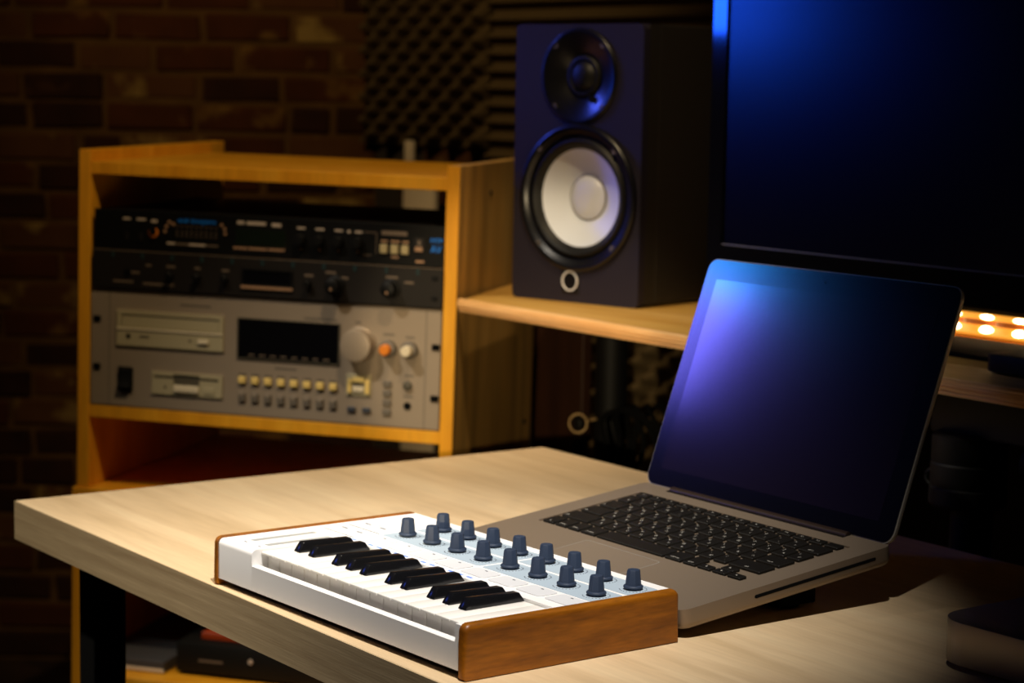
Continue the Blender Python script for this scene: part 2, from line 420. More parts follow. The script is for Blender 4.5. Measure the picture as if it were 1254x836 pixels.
# ------------------------------------------------------------------ acoustic foam
def egg_foam(label, x0, x1, z0, z1, y):
    """convoluted foam: staggered bumps on a backing sheet"""
    a, b, amp, base = 0.0356, 0.023, 0.017, 0.026
    t = bpy.data.objects.new('acoustic_foam_panel', None)
    bm = bmesh.new(); st = 0.0046
    nx, nz = int((x1 - x0) / st), int((z1 - z0) / st); g = []
    for j in range(nz + 1):
        row = []
        for i in range(nx + 1):
            x, z = i * st, j * st
            h = 0.90 * math.cos(math.pi * (x / a - z / b)) + 0.22 * math.cos(math.pi * (x / a + z / b))
            edge = i in (0, nx) or j in (0, nz)
            row.append(bm.verts.new((x, -(base + amp * h) if not edge else -0.006, z)))
        g.append(row)
    for j in range(nz):
        for i in range(nx): bm.faces.new((g[j][i], g[j][i + 1], g[j + 1][i + 1], g[j + 1][i]))
    rim = [g[0][i] for i in range(nx + 1)] + [g[j][nx] for j in range(1, nz + 1)] + [g[nz][i] for i in range(nx - 1, -1, -1)] + [g[j][0] for j in range(nz - 1, 0, -1)]
    bk = [bm.verts.new((v.co.x, 0, v.co.z)) for v in rim]; n = len(rim)
    for i in range(n): bm.faces.new((rim[i], bk[i], bk[(i + 1) % n], rim[(i + 1) % n]))
    bm.faces.new(bk)
    bmesh.ops.recalc_face_normals(bm, faces=bm.faces)
    for f in bm.faces: f.smooth = True
    me = bpy.data.meshes.new('acoustic_foam_panel'); bm.to_mesh(me); bm.free(); me.materials.append(M['foam'])
    bpy.data.objects.remove(t)
    o = bpy.data.objects.new('acoustic_foam_panel', me); C.objects.link(o); o.location = (x0, y, z0)
    return tag(o, label, 'foam panel', 'acoustic foam panels on the wall')


egg_foam('egg-crate acoustic foam panel on the wall above the brick, between rack and speaker', -2.452, -2.052, H + 0.30, H + 0.78, 1.538)
egg_foam('egg-crate acoustic foam panel low on the wall beneath the wooden speaker shelf', -1.80, -1.30, H - 0.32, H + 0.12, 1.538)
bm = MB(); p = [(0, 0)]; k = 0.0312; n = 20
for i in range(n): p += [(-0.014, i * k + 0.004), (-0.034, i * k + k / 2), (-0.014, (i + 1) * k - 0.004)]
p += [(0, n * k)]
wed = bm.prism(p, 0, 0.62, 'x').build('acoustic_foam_panel', M['foam'])
wed.location = (-2.035, 1.538, H + 0.15); tag(wed, 'wedge acoustic foam panel with horizontal ridges behind the speaker', 'foam panel', 'acoustic foam panels on the wall')

# pale post behind the rack
t = thing('wall_post', 'pale painted post with a narrow top standing behind the rack by the brick wall', 'post', (-2.16, 1.452, 0))
MB().box(-0.052, 0.050, -0.006, 0.006, 0, H + 0.262, 0.003).build('post_body', M['white_post'], t)
MB().box(-0.052, -0.025, -0.005, 0.005, H + 0.262, H + 0.314, 0.004).build('post_neck', M['white_post'], t)

# ================================================================== RACK CABINET
RO = Vector((-1.3931, 0.39124, -0.00961 + H)); RM = Matrix.Rotation(0.66215, 4, 'Z') @ Matrix.Rotation(0.016856, 4, 'Y') @ Matrix.Rotation(0.0051375, 4, 'X')
IW, T, TOP = 0.487, 0.0165, 0.3218


def rk(x, y, z):
    return RO + (RM @ Vector((x, y, z)))


def rack_thing(name, label, cat, x, y, z):
    """an Empty at rack coordinates (x, y, z), aligned with the rack; children use coordinates relative to it"""
    return thing(name, label, cat, rk(x, y, z), RM)


ZB = -0.128
cab = rack_thing('rack_cabinet', 'honey pine rack cabinet with open back holding three audio units', 'cabinet', IW / 2, 0.2, ZB)
off = Matrix.Translation((-IW / 2, -0.2, -ZB))
MB().box(-T, 0, 0, 0.45, ZB + 0.016, TOP + 0.015, 0.0008, 1).build('side_panel', M['rack_wood'], cab, xf=off)
MB().box(IW, IW + T, 0, 0.40, ZB + 0.016, TOP + 0.015, 0.0008, 1).build('side_panel', M['rack_side'], cab, xf=off)
MB().box(IW, IW + T, -0.0012, -0.0002, ZB + 0.016, TOP + 0.015).build('edge_band', M['rack_wood'], cab, xf=off)
MB().box(0.0003, IW - 0.0003, 0.001, 0.40, TOP - T, TOP, 0.0008, 1).build('top_board', M['rack_wood'], cab, xf=off)
MB().box(0.0003, IW - 0.0003, 0.001, 0.40, -T, 0, 0.0008, 1).build('shelf_board', M['rack_wood'], cab, xf=off)
MB().box(-T - 0.005, IW + T + 0.003, -0.004, 0.45, ZB, ZB + 0.0157, 0.0008, 1).build('base_board', M['rack_wood'], cab, xf=off)
for (y_, z_) in ((0.145, 0.297), (0.13, -0.045), (0.36, -0.04)):
    MB().lathe([(0.0035, 0), (0.0035, 0.0012), (0.0025, 0.0016)], (IW + T, y_, z_), 'x', 14).build('bolt', M['black_matte'], cab, xf=off)

# lower cabinet
low = rack_thing('lower_cabinet', 'pine base cabinet under the rack, open front seen below the desk', 'cabinet', IW / 2, 0.2, -0.70)
offl = Matrix.Translation((-IW / 2, -0.2, 0.70))
MB().box(-0.0225, -0.0085, 0, 0.45, -0.70, ZB - 0.0005, 0.0008, 1).build('side_panel', M['rack_wood'], low, xf=offl)
MB().box(IW + 0.0, IW + 0.0145, 0, 0.45, -0.70, ZB - 0.0005, 0.0008, 1).build('side_panel', M['rack_wood'], low, xf=offl)
MB().box(-0.0082, IW - 0.0003, 0.001, 0.44, -0.383, -0.367, 0.0008, 1).build('shelf_board', M['rack_wood'], low, xf=offl)
MB().box(-0.0082, IW - 0.0003, 0.441, 0.449, -0.70, ZB - 0.0005).build('back_panel', M['dark_wood'], low, xf=offl)
MB().box(-0.0082, IW - 0.0003, 0.001, 0.44, -0.69, -0.674, 0.0008, 1).build('base_board', M['rack_wood'], low, xf=offl)
g = rack_thing('document_folder', 'grey card folder lying on the lower cabinet shelf beside the black case', 'folder', 0.045, 0.2, -0.3668)
MB().box(-0.050, 0.052, -0.165, 0.235, 0, 0.016, 0.001, 1).build('folder_body', M['grey_card'], g)
MB().box(-0.050, 0.052, -0.1665, -0.165, 0.002, 0.006).build('folder_edge', M['white_post'], g)
g = rack_thing('equipment_case', 'black equipment case on the lower cabinet shelf with an orange book on top', 'case', 0.29, 0.19, -0.3668)
MB().box(-0.178, 0.178, -0.15, 0.15, 0.004, 0.046, 0.003).build('case_body', M['black_matte'], g)
for sx in (-1, 1):
    for sy in (-1, 1): MB().lathe([(0.010, 0), (0.010, 0.0039)], (sx * 0.14, sy * 0.11, 0), 'z', 12).build('foot', M['rubber'], g)
MB().lathe([(0.0035, 0), (0.003, 0.002)], (-0.07, -0.15, 0.028), 'y-', 16).build('silver_button', M['print_white'], g)
MB().box(-0.145, -0.110, -0.1506, -0.15, 0.021, 0.024).build('printed_line', M['print_dim'], g)
g = rack_thing('cover_book', 'orange covered book with purple print lying on the black equipment case', 'book', 0.26, 0.16, -0.3202)
MB().box(-0.12, 0.12, -0.10, 0.10, 0, 0.0095, 0.001, 1).build('book_block', M['book_orange'], g)
MB().box(-0.085, 0.0, -0.07, -0.005, 0.0095, 0.0099).build('purple_print', M['book_purple'], g)
MB().prism(circle(0.035, -0.03, 0.035, 20), 0.0095, 0.0099).build('olive_print', M['book_olive'], g)


# ------------------------------------------------------------------ rack units (children use rack coordinates; offset to the unit's base)
def unit(name, label, x, z):
    t_ = rack_thing(name, label, 'audio unit', x, 0.15, z)
    return t_, Matrix.Translation((-x, -0.15, -z))


def plaq(parent, off_, name, x0, x1, z0, z1, m, y0=-0.0006, y1=0.0, bev=0.0, label=None):
    o = MB().box(x0, x1, y0, y1, z0, z1, bev, 1).build(name, m, parent, xf=off_)
    if label: o['label'] = label
    return o


def dial(parent, off_, name, x, z, prof, m, n=28, y=0.0):
    return MB().lathe(prof, (x, y, z), 'y-', n).build(name, m, parent, xf=off_)


# silver recorder
u, o_ = unit('disc_recorder', 'silver rack unit with disc tray, floppy slot, display and knobs, lowest in the rack', IW / 2, 0.0006)
MB().box(0.002, 0.485, 0.0, 0.004, 0.0012, 0.1556, 0.0012, 1).build('front_panel', M['silver'], u, xf=o_)
MB().box(0.022, 0.465, 0.0042, 0.32, 0.0006, 0.1550, 0.001, 1).build('chassis', M['grey_btn'], u, xf=o_)
for gx in (0.0285, 0.4645): plaq(u, o_, 'panel_seam', gx, gx + 0.0012, 0.002, 0.155, M['grey_btn'], -0.0002)
for hx in (0.0118, 0.4825 - 0.004):
    for hz in ((0.116, 0.0525) if hx < 0.1 else (0.1075, 0.042)):
        plaq(u, o_, 'rack_screw', hx - 0.0055, hx + 0.0055, hz - 0.0042, hz + 0.0042, M['rubber'], -0.0022, 0, 0.0015)
# disc drive
dv = MB().ring_plate([(0.0408, 0.0830), (0.1908, 0.0830), (0.1908, 0.1295), (0.0408, 0.1295)], [[(0.0470, 0.1062), (0.1850, 0.1062), (0.1850, 0.1245), (0.0470, 0.1245)]], -0.003, 0.0, 'y').build('disc_drive', M['drive_beige'], u, xf=o_)
MB().box(0.0478, 0.1842, -0.0018, -0.0002, 0.1068, 0.1222, 0.0006, 1).build('disc_tray', M['drive_beige'], dv, xf=o_)
MB().box(0.0470, 0.1850, -0.0007, -0.0002, 0.1222, 0.1245).build('tray_gap', M['drive_dark'], dv, xf=o_)
MB().box(0.0412, 0.1904, -0.0044, -0.003, 0.1040, 0.1064, 0.0005, 1).build('tray_lip', M['drive_light'], dv, xf=o_)
MB().lathe([(0.0034, 0), (0.0034, 0.0006)], (0.0578, -0.003, 0.0955), 'y-', 16).build('headphone_jack', M['rubber'], dv, xf=o_)
MB().box(0.0735, 0.0875, -0.0038, -0.003, 0.0950, 0.0972, 0.0004, 1).build('volume_wheel', M['drive_dark'], dv, xf=o_)
MB().lathe([(0.0018, 0), (0.0018, 0.0006)], (0.1450, -0.003, 0.0945), 'y-', 12).build('drive_lamp', M['drive_dark'], dv, xf=o_)
MB().box(0.1565, 0.1710, -0.006, -0.003, 0.0915, 0.0968, 0.0006, 1).build('eject_button', M['drive_light'], dv, xf=o_)
plaq(u, o_, 'drive_painted_shadow', 0.0402, 0.1914, 0.0818, 0.0829, M['drive_dark'], -0.0006)  # dark strip standing in for the shadow below the drive
# floppy
fd = MB().ring_plate([(0.0910, 0.0218), (0.1905, 0.0218), (0.1905, 0.0512), (0.0910, 0.0512)], [[(0.0935, 0.0425), (0.1215, 0.0425), (0.1215, 0.0350), (0.1585, 0.0350), (0.1585, 0.0425), (0.1850, 0.0425), (0.1850, 0.0462), (0.1585, 0.0462), (0.1585, 0.0490), (0.1215, 0.0490), (0.1215, 0.0462), (0.0935, 0.0462)]], -0.0025, 0.0, 'y').build('floppy_drive', M['drive_beige'], u, xf=o_)
MB().box(0.0935, 0.1850, -0.0006, -0.0001, 0.0350, 0.0490).build('floppy_slot', M['drive_dark'], fd, xf=o_)
MB().box(0.1232, 0.1580, -0.0055, -0.0025, 0.0262, 0.0350, 0.0008, 1).build('eject_button', M['drive_light'], fd, xf=o_)
MB().lathe([(0.0018, 0), (0.0018, 0.0006)], (0.1105, -0.0025, 0.0315), 'y-', 12).build('drive_lamp', M['drive_dark'], fd, xf=o_)
MB().box(0.1645, 0.1800, -0.0036, -0.0025, 0.0255, 0.0345, 0.0006, 1).build('drive_flap', M['drive_beige'], fd, xf=o_)
# power rocker
rs = MB().box(0.0425, 0.0640, -0.003, 0.0, 0.0225, 0.0545, 0.001, 1).build('power_switch', M['rubber'], u, xf=o_)
MB().prism([(-0.003, 0.026), (-0.0085, 0.028), (-0.0045, 0.040), (-0.0055, 0.051), (-0.003, 0.0525)], 0.0445, 0.062, 'x').build('rocker', M['black_matte'], rs, xf=o_)
# display
dw = MB().box(0.2110, 0.3492, -0.0012, 0.0, 0.0772, 0.1285, 0.0006, 1).build('display_window', M['black_glass'], u, xf=o_)
for i in range(8): plaq(dw, o_, 'display_mark', 0.2262 + i * 0.0146, 0.2342 + i * 0.0146, 0.0808, 0.0824, M['print_dim'], -0.0016, -0.0012)
MB().ring_plate([(0.2098, 0.0760), (0.3504, 0.0760), (0.3504, 0.1297), (0.2098, 0.1297)], [[(0.2112, 0.0774), (0.3490, 0.0774), (0.3490, 0.1283), (0.2112, 0.1283)]], -0.002, 0.0, 'y').build('display_frame', M['drive_dark'], u, xf=o_)
for i in range(8):
    x = 0.2178 + i * 0.01786; z = 0.0486 - i * 0.0001
    plaq(u, o_, 'lamp_window', x - 0.0052, x + 0.0052, z + 0.0052, z + 0.0085, M['grey_btn'], -0.0008)
    plaq(u, o_, 'track_button', x - 0.0048, x + 0.0048, z - 0.0046, z + 0.0044, M['yellow_btn'], -0.0042, 0, 0.0008)
    plaq(u, o_, 'track_button', x - 0.0046, x + 0.0046, z - 0.0285, z - 0.0165, M['grey_btn'], -0.0034, 0, 0.0008)
    plaq(u, o_, 'button_face', x - 0.0030, x + 0.0030, z - 0.0205, z - 0.0172, M['silver'], -0.0038, -0.0034)
# knobs
dial(u, o_, 'jog_wheel', 0.3775, 0.1050, [(0.0225, 0), (0.0225, 0.003), (0.0212, 0.004), (0.0208, 0.019), (0.0198, 0.0215), (0.0175, 0.0222)], M['silver'], 40)
for x, mk in ((0.4160, 'orange_knob'), (0.4442, 'drive_light')):
    kb = dial(u, o_, 'level_knob', x, 0.1020, [(0.0115, 0), (0.0115, 0.006), (0.0105, 0.009), (0.0072, 0.0105)], M['grey_btn'])
    dial(kb, o_, 'knob_cap', x, 0.1020, [(0.0070, 0.0105), (0.0068, 0.0195), (0.0056, 0.0205)], M[mk])
# cursor pad
cp = plaq(u, o_, 'cursor_pad', 0.3600, 0.3945, 0.0380, 0.0664, M['drive_beige'], -0.002, 0, 0.001)
for (x0, x1, z0, z1, mk) in ((0.3690, 0.3855, 0.0565, 0.0630, 'yellow_btn'), (0.3630, 0.3682, 0.0420, 0.0600, 'yellow_btn'), (0.3868, 0.3920, 0.0420, 0.0600, 'yellow_btn'), (0.3700, 0.3845, 0.0440, 0.0510, 'drive_light')):
    plaq(cp, o_, 'cursor_button', x0, x1, z0, z1, M[mk], -0.0045, -0.002, 0.0006)
plaq(cp, o_, 'pad_gap', 0.3700, 0.3845, 0.0515, 0.0550, M['drive_dark'], -0.0024, -0.002)
for x in (0.3680, 0.3884): plaq(u, o_, 'mode_button', x - 0.0055, x + 0.0055, 0.0178, 0.0242, M['navy_btn'], -0.0034, 0, 0.0008)
for i in range(4): plaq(u, o_, 'mode_button', 0.4100, 0.4212, 0.0528 - i * 0.0121, 0.0608 - i * 0.0121, M['grey_btn'], -0.003, 0, 0.0008)
kl = dial(u, o_, 'phones_level', 0.4425, 0.0563, [(0.0062, 0), (0.0058, 0.004), (0.0040, 0.005)], M['drive_dark'])
dial(u, o_, 'headphone_jack', 0.4426, 0.0300, [(0.0050, 0), (0.0050, 0.0012)], M['rubber'])
for (x0, x1, z, mk) in ((0.1300, 0.1720, 0.1405, 'grey_btn'), (0.3010, 0.3450, 0.1338, 'grey_btn'), (0.4080, 0.4230, 0.1200, 'grey_btn'), (0.4380, 0.4500, 0.1180, 'grey_btn'), (0.3700, 0.3780, 0.1330, 'grey_btn'), (0.2620, 0.2920, 0.0665, 'grey_btn'), (0.4380, 0.4500, 0.0690, 'grey_btn'), (0.4370, 0.4500, 0.0420, 'grey_btn')):
    plaq(u, o_, 'printed_line', x0, x1, z - 0.0012, z + 0.0012, M[mk], -0.0003)

# charcoal unit
u, o_ = unit('patch_processor', 'charcoal rack unit with small knobs and a dark display, middle of the rack', IW / 2, 0.1572)
MB().box(0.006, 0.4865, -0.004, 0.003, 0.1574, 0.2072, 0.0008, 1).build('front_panel', M['unit_brown'], u, xf=o_)
MB().box(0.022, 0.465, 0.0032, 0.30, 0.1572, 0.2070).build('chassis', M['unit_black'], u, xf=o_)
Y2 = -0.004
MB().box(0.006, 0.4865, -0.0042, 0.0, 0.2073, 0.2079).build('edge_highlight', M['alu'], u, xf=o_)  # pale strip standing in for light caught on the panel's top edge
for i in range(11):
    x = 0.0352 + i * 0.0418
    plaq(u, o_, 'indicator', x - 0.0018, x + 0.0018, 0.1985, 0.2062, M['teal'], Y2 - 0.0008, Y2)
MB().ring_plate([(0.2160, 0.1722), (0.2860, 0.1722), (0.2860, 0.1938), (0.2160, 0.1938)], [[(0.2190, 0.1750), (0.2830, 0.1750), (0.2830, 0.1915), (0.2190, 0.1915)]], Y2 - 0.002, Y2, 'y').build('display_frame', M['unit_black'], u, xf=o_)
MB().box(0.2190, 0.2830, Y2 - 0.0006, Y2, 0.1750, 0.1915).build('display_window', M['black_glass'], u, xf=o_)
plaq(u, o_, 'display_lip', 0.2160, 0.2860, 0.1685, 0.1718, M['print_tan'], Y2 - 0.003, Y2)
for x in (0.1169, 0.1546, 0.1934, 0.3076):
    dial(u, o_, 'small_knob', x, 0.1785, [(0.0048, 0), (0.0046, 0.009), (0.0036, 0.010)], M['unit_black'], 20, Y2)
for x in (0.3440, 0.4186):
    kb = dial(u, o_, 'level_knob', x, 0.1795, [(0.0125, 0), (0.0122, 0.004), (0.0098, 0.005), (0.0092, 0.018), (0.0075, 0.019)], M['unit_black'], 28, Y2)
    dial(kb, o_, 'pointer_dot', x, 0.1755, [(0.0016, 0.019), (0.0016, 0.0196)], M['print_tan'], 12, Y2)
dial(u, o_, 'input_jack', 0.0560, 0.1790, [(0.0055, 0), (0.0055, 0.001)], M['unit_black'], 20, Y2)
for (x, z, hw) in ((0.0858, 0.1902, 0.004), (0.1168, 0.1900, 0.006), (0.1546, 0.1900, 0.004), (0.1934, 0.1893, 0.005), (0.3076, 0.1895, 0.006), (0.3370, 0.1950, 0.007), (0.3560, 0.1890, 0.005), (0.4190, 0.1935, 0.008), (0.4420, 0.1880, 0.006), (0.0660, 0.1800, 0.007), (0.0500, 0.1675, 0.014), (0.1000, 0.1660, 0.022)):
    plaq(u, o_, 'printed_line', x - hw, x + hw, z - 0.0013, z + 0.0013, M['print_dim'], Y2 - 0.0003, Y2)
for hz in (0.170, 0.1955): plaq(u, o_, 'rack_screw', 0.4720, 0.4800, hz - 0.003, hz + 0.003, M['unit_black'], Y2 - 0.0015, Y2, 0.001)

# black unit with blue lettering
u, o_ = unit('sync_interface', 'black rack unit with blue lettering and small white print, topmost in the rack', IW / 2, 0.2082)
MB().box(0.006, 0.4865, 0.0, 0.004, 0.2086, 0.2610, 0.0008, 1).build('front_panel', M['unit_black'], u, xf=o_)
MB().box(0.022, 0.465, 0.0042, 0.30, 0.2082, 0.2606).build('chassis', M['unit_black'], u, xf=o_)
me = text_mesh('midi timepiece', 0.0092, M['blue_print'], o_ @ Matrix.Translation((0.1510, -0.0004, 0.2508)) @ FRONT @ Matrix.Diagonal((0.98, 1, 1, 1))); link('blue_lettering', me, u)
me = text_mesh('MTP', 0.0085, M['blue_print'], o_ @ Matrix.Translation((0.4755, -0.0004, 0.2418)) @ FRONT @ Matrix.Diagonal((1.0, 1, 1, 1))); link('blue_lettering', me, u)
me = text_mesh('AV', 0.0125, M['blue_print'], o_ @ Matrix.Translation((0.4750, -0.0004, 0.2310)) @ FRONT @ Matrix.Diagonal((0.9, 1, 1, 1))); link('blue_lettering', me, u)
for i in range(9):
    for zz in (0.2310, 0.2360, 0.2430): plaq(u, o_, 'matrix_dot', 0.1225 + i * 0.0068, 0.1240 + i * 0.0068, zz - 0.0012, zz + 0.0012, M['print_dim'], -0.0003)
for (x0, x1, z, h, mk) in ((0.1095, 0.1205, 0.2203, 0.0014, 'print_white'), (0.1215, 0.1390, 0.2200, 0.0011, 'print_dim'), (0.1400, 0.1630, 0.2200, 0.0014, 'print_white'), (0.1640, 0.1810, 0.2200, 0.0009, 'print_dim'),
                           (0.2070, 0.2165, 0.2522, 0.0021, 'print_white'), (0.2200, 0.2460, 0.2520, 0.0021, 'print_white'), (0.2545, 0.2670, 0.2512, 0.0021, 'print_white'),
                           (0.2020, 0.2210, 0.2192, 0.0014, 'print_tan'), (0.2225, 0.2480, 0.2192, 0.0014, 'print_tan'), (0.2500, 0.2724, 0.2194, 0.0014, 'print_tan'),
                           (0.0470, 0.0580, 0.2495, 0.0013, 'print_white'), (0.0665, 0.0790, 0.2494, 0.0013, 'print_white'), (0.0870, 0.0955, 0.2480, 0.0017, 'print_white'),
                           (0.2890, 0.3000, 0.2492, 0.0012, 'print_white'), (0.3140, 0.3255, 0.2489, 0.0012, 'print_white'), (0.3400, 0.3505, 0.2486, 0.0012, 'print_white'), (0.3670, 0.3765, 0.2481, 0.0012, 'print_white'),
                           (0.4025, 0.4365, 0.2490, 0.0026, 'print_dim'), (0.4020, 0.4105, 0.2385, 0.0012, 'print_tan'), (0.4150, 0.4265, 0.2385, 0.0012, 'print_tan'), (0.4305, 0.4390, 0.2385, 0.0012, 'print_tan'), (0.4160, 0.4255, 0.2190, 0.0012, 'print_tan'), (0.4485, 0.4595, 0.2149, 0.0014, 'print_tan'),
                           (0.3785, 0.3960, 0.2485, 0.0004, 'print_dim'), (0.3785, 0.3900, 0.2195, 0.0004, 'print_dim')):
    plaq(u, o_, 'printed_line', x0, x1, z - h, z + h, M[mk], -0.0003)
plaq(u, o_, 'printed_line', 0.3955, 0.3962, 0.2215, 0.2488, M['print_dim'], -0.0003)
MB().box(0.2050, 0.2735, -0.0008, 0.0, 0.2230, 0.2440, 0.0004, 1).build('display_window', M['lcd'], u, xf=o_)
dial(u, o_, 'input_jack', 0.0908, 0.2330, [(0.0062, 0), (0.0062, 0.003), (0.0044, 0.003), (0.0044, 0.001)], M['orange_knob'], 22)
dial(u, o_, 'jack_plug', 0.0908, 0.2345, [(0.0050, 0.0015), (0.0050, 0.0042)], M['unit_black'], 20)
for x in (0.0530, 0.0728):
    plaq(u, o_, 'slide_switch', x - 0.002, x + 0.002, 0.2215, 0.2320, M['unit_brown'], -0.002)
for x in (0.2945, 0.3197, 0.3454, 0.3718):
    dial(u, o_, 'level_knob', x, 0.2345, [(0.0075, 0), (0.0072, 0.010), (0.0060, 0.0115)], M['unit_black'], 24)
    plaq(u, o_, 'indicator', x - 0.0012, x + 0.0012, 0.2215, 0.2240, M['print_tan'], -0.0003)
dial(u, o_, 'indicator', 0.3588, 0.2478, [(0.0022, 0), (0.0018, 0.001)], M['print_white'], 14)
for (x, z) in ((0.1125, 0.2478), (0.1180, 0.2455), (0.1085, 0.2420), (0.1065, 0.2355), (0.1855, 0.2475), (0.1895, 0.2425), (0.1905, 0.2365)): dial(u, o_, 'indicator', x, z, [(0.0021, 0), (0.0019, 0.0008)], M['print_tan'], 12)
for x in (0.4062, 0.4205, 0.4343): plaq(u, o_, 'lit_button', x - 0.0048, x + 0.0048, 0.2232, 0.2345, M['lit_btn'], -0.0035, 0, 0.0008)
ps = plaq(u, o_, 'power_switch', 0.4460, 0.4605, 0.2275, 0.2445, M['unit_brown'], -0.002, 0, 0.0006)
plaq(ps, o_, 'switch_mark', 0.4480, 0.4575, 0.2280, 0.2335, M['print_tan'], -0.0026, -0.002)
plaq(ps, o_, 'switch_mark', 0.4515, 0.4550, 0.2355, 0.2420, M['print_dim'], -0.0026, -0.002)

# ================================================================== SPEAKER SHELF
AR = -0.0355
cs = thing('console_shelf', 'long pine shelf with a grooved front edge carrying speaker and television', 'shelf', (-0.3, 0.86, 0), (0, 0, 0))


def shx(u_, v_):                                  # shelf coordinates: along the front edge and back from it
    c, s_ = math.cos(AR), math.sin(AR); return (-0.985 + u_ * c - v_ * s_, 0.7045 + u_ * s_ + v_ * c)


offs = Matrix.Translation((0.3, -0.86, 0))
ZS = H + 0.1535
side_dir = Vector((-math.sin(0.66215), math.cos(0.66215)))
pA = Vector(shx(0.002, 0.004)); pB = pA + side_dir * 0.345 + Vector((0.0, 0.0))
poly = [tuple(pA), shx(1.45, 0.004), shx(1.45, 0.36), (pB.x, pB.y)]
MB().prism(poly, ZS - 0.0165, ZS, 'z', 0.0006, 1).build('shelf_board', M['shelf_wood'], cs, xf=offs)
# front moulding with grooves: profile in (y, z)
prof = [(0.0035, -0.0163), (-0.0012, -0.0163), (-0.0026, -0.0138), (-0.0018, -0.0128), (-0.0040, -0.0112), (-0.0046, -0.0092), (-0.0036, -0.0084), (-0.0050, -0.0070), (-0.0048, -0.0050), (-0.0036, -0.0044), (-0.0038, -0.0022), (-0.0020, -0.0002), (0.0035, 0.0)]
mould = MB().prism(prof, -0.004, 1.452, 'x')
mould.bm.transform(Matrix.Translation((-0.985, 0.7045, ZS)) @ Matrix.Rotation(AR, 4, 'Z'))
mould.build('front_moulding', M['shelf_edge'], cs, xf=offs)
# dark board under the shelf behind the rack
db = MB().box(-0.06, 0.06, 0.0, 0.016, 0.0, ZS - 0.0172, 0.001, 1).build('wooden_board', M['dark_wood']); db.location = (-1.240, 1.06, 0)
tag(db, 'dark brown wooden board standing upright under the shelf behind the rack', 'board')
MB().lathe([(0.0215, 0.0), (0.0215, ZS - 0.0167)], (-0.984, 0.95, 0), 'z', 28).build('support_post', M['black_metal'], cs, xf=offs)
MB().lathe([(0.06, 0.0), (0.06, 0.006), (0.0217, 0.008), (0.0217, 0.0082)], (-0.984, 0.95, 0), 'z', 28).build('post_foot', M['black_metal'], cs, xf=offs)
MB().lathe([(0.0230, H - 0.022), (0.0230, H - 0.016)], (-0.984, 0.95, 0), 'z', 28).build('post_collar', M['black_metal'], cs, xf=offs)
# right clamp post
MB().lathe([(0.0205, 0.0), (0.0205, H + 0.025)], (-0.191, 0.752, 0), 'z', 28).build('support_post', M['black_metal'], cs, xf=offs)
rp = MB().lathe([(0.036, H + 0.018), (0.038, H + 0.021), (0.038, H + 0.036), (0.0365, H + 0.038), (0.0375, H + 0.040), (0.0375, H + 0.060), (0.036, H + 0.062), (0.037, H + 0.064), (0.037, H + 0.088), (0.030, H + 0.092)], (-0.197, 0.752, 0), 'z', 32).build('post_collar', M['black_metal'], cs, xf=offs)
MB().tube([(-0.2345 - 0.0105 * math.cos(a), 0.744, H + 0.041 + 0.008 * math.sin(a)) for a in [2 * math.pi * i / 18 for i in range(18)]], 0.0018, 8, True).build('clamp_ring', M['black_metal'], rp, xf=offs)
MB().box(-0.235, 0.10, 0.735, 0.80, H + 0.088, ZS - 0.0168, 0.004).build('shelf_bracket', M['black_metal'], cs, xf=offs)
MB().tube([(-0.13, 0.76, H + 0.07), (-0.03, 0.77, H + 0.066), (0.10, 0.775, H + 0.072)], 0.017, 12).build('bracket_arm', M['black_metal'], cs, xf=offs)

# cable coil and ring by the left post
cb = thing('cable_bundle', 'black cable bundle hanging below the shelf beside the black post', 'cable', (-0.885, 0.90, H - 0.12))
for k in range(5):
    a0 = rnd.uniform(0, 6)
    pts = [(0.010 * k - 0.015 + (0.036 + 0.006 * math.sin(3 * a + a0)) * math.cos(a), 0.010 * math.sin(2 * a + k) + 0.006 * k, 0.072 + (0.05 + 0.004 * k) * math.sin(a) + 0.006 * math.sin(a0)) for a in [2 * math.pi * i / 28 for i in range(28)]]
    MB().tube(pts, 0.0034, 8, True).build('cable_loop', M['rubber'], cb)
MB().tube([(0.03, 0.0, 0.03), (0.052, -0.004, -0.05), (0.05, 0.0, -0.16), (0.046, 0.01, -0.40)], 0.0034, 8).build('cable_tail', M['rubber'], cb)
ck = thing('cable_clamp', 'small black clamp with a bright metal ring in front of the wall foam', 'clamp', (-0.990, 0.90, H - 0.16))
MB().lathe([(0.006, 0), (0.008, 0.01), (0.0085, 0.112), (0.006, 0.118)], (0, 0, 0), 'z', 16).build('clamp_stem', M['rubber'], ck)
MB().tube([(0.0118 * math.cos(a) * 0.61, 0.0118 * math.cos(a) * 0.79, 0.139 + 0.0125 * math.sin(a)) for a in [2 * math.pi * i / 24 for i in range(24)]], 0.0011, 8, True).build('metal_ring', M['brass'], ck)
MB().lathe([(0.0088, 0), (0.0092, 0.006), (0.007, 0.008)], (0, 0.004, 0.139), 'y-', 20).build('clamp_screw', M['black_matte'], ck)
MB().tube([(0.011, 0.012, 0.144), (0.022, 0.012, 0.147)], 0.0014, 8).build('ring_pin', M['brass'], ck)

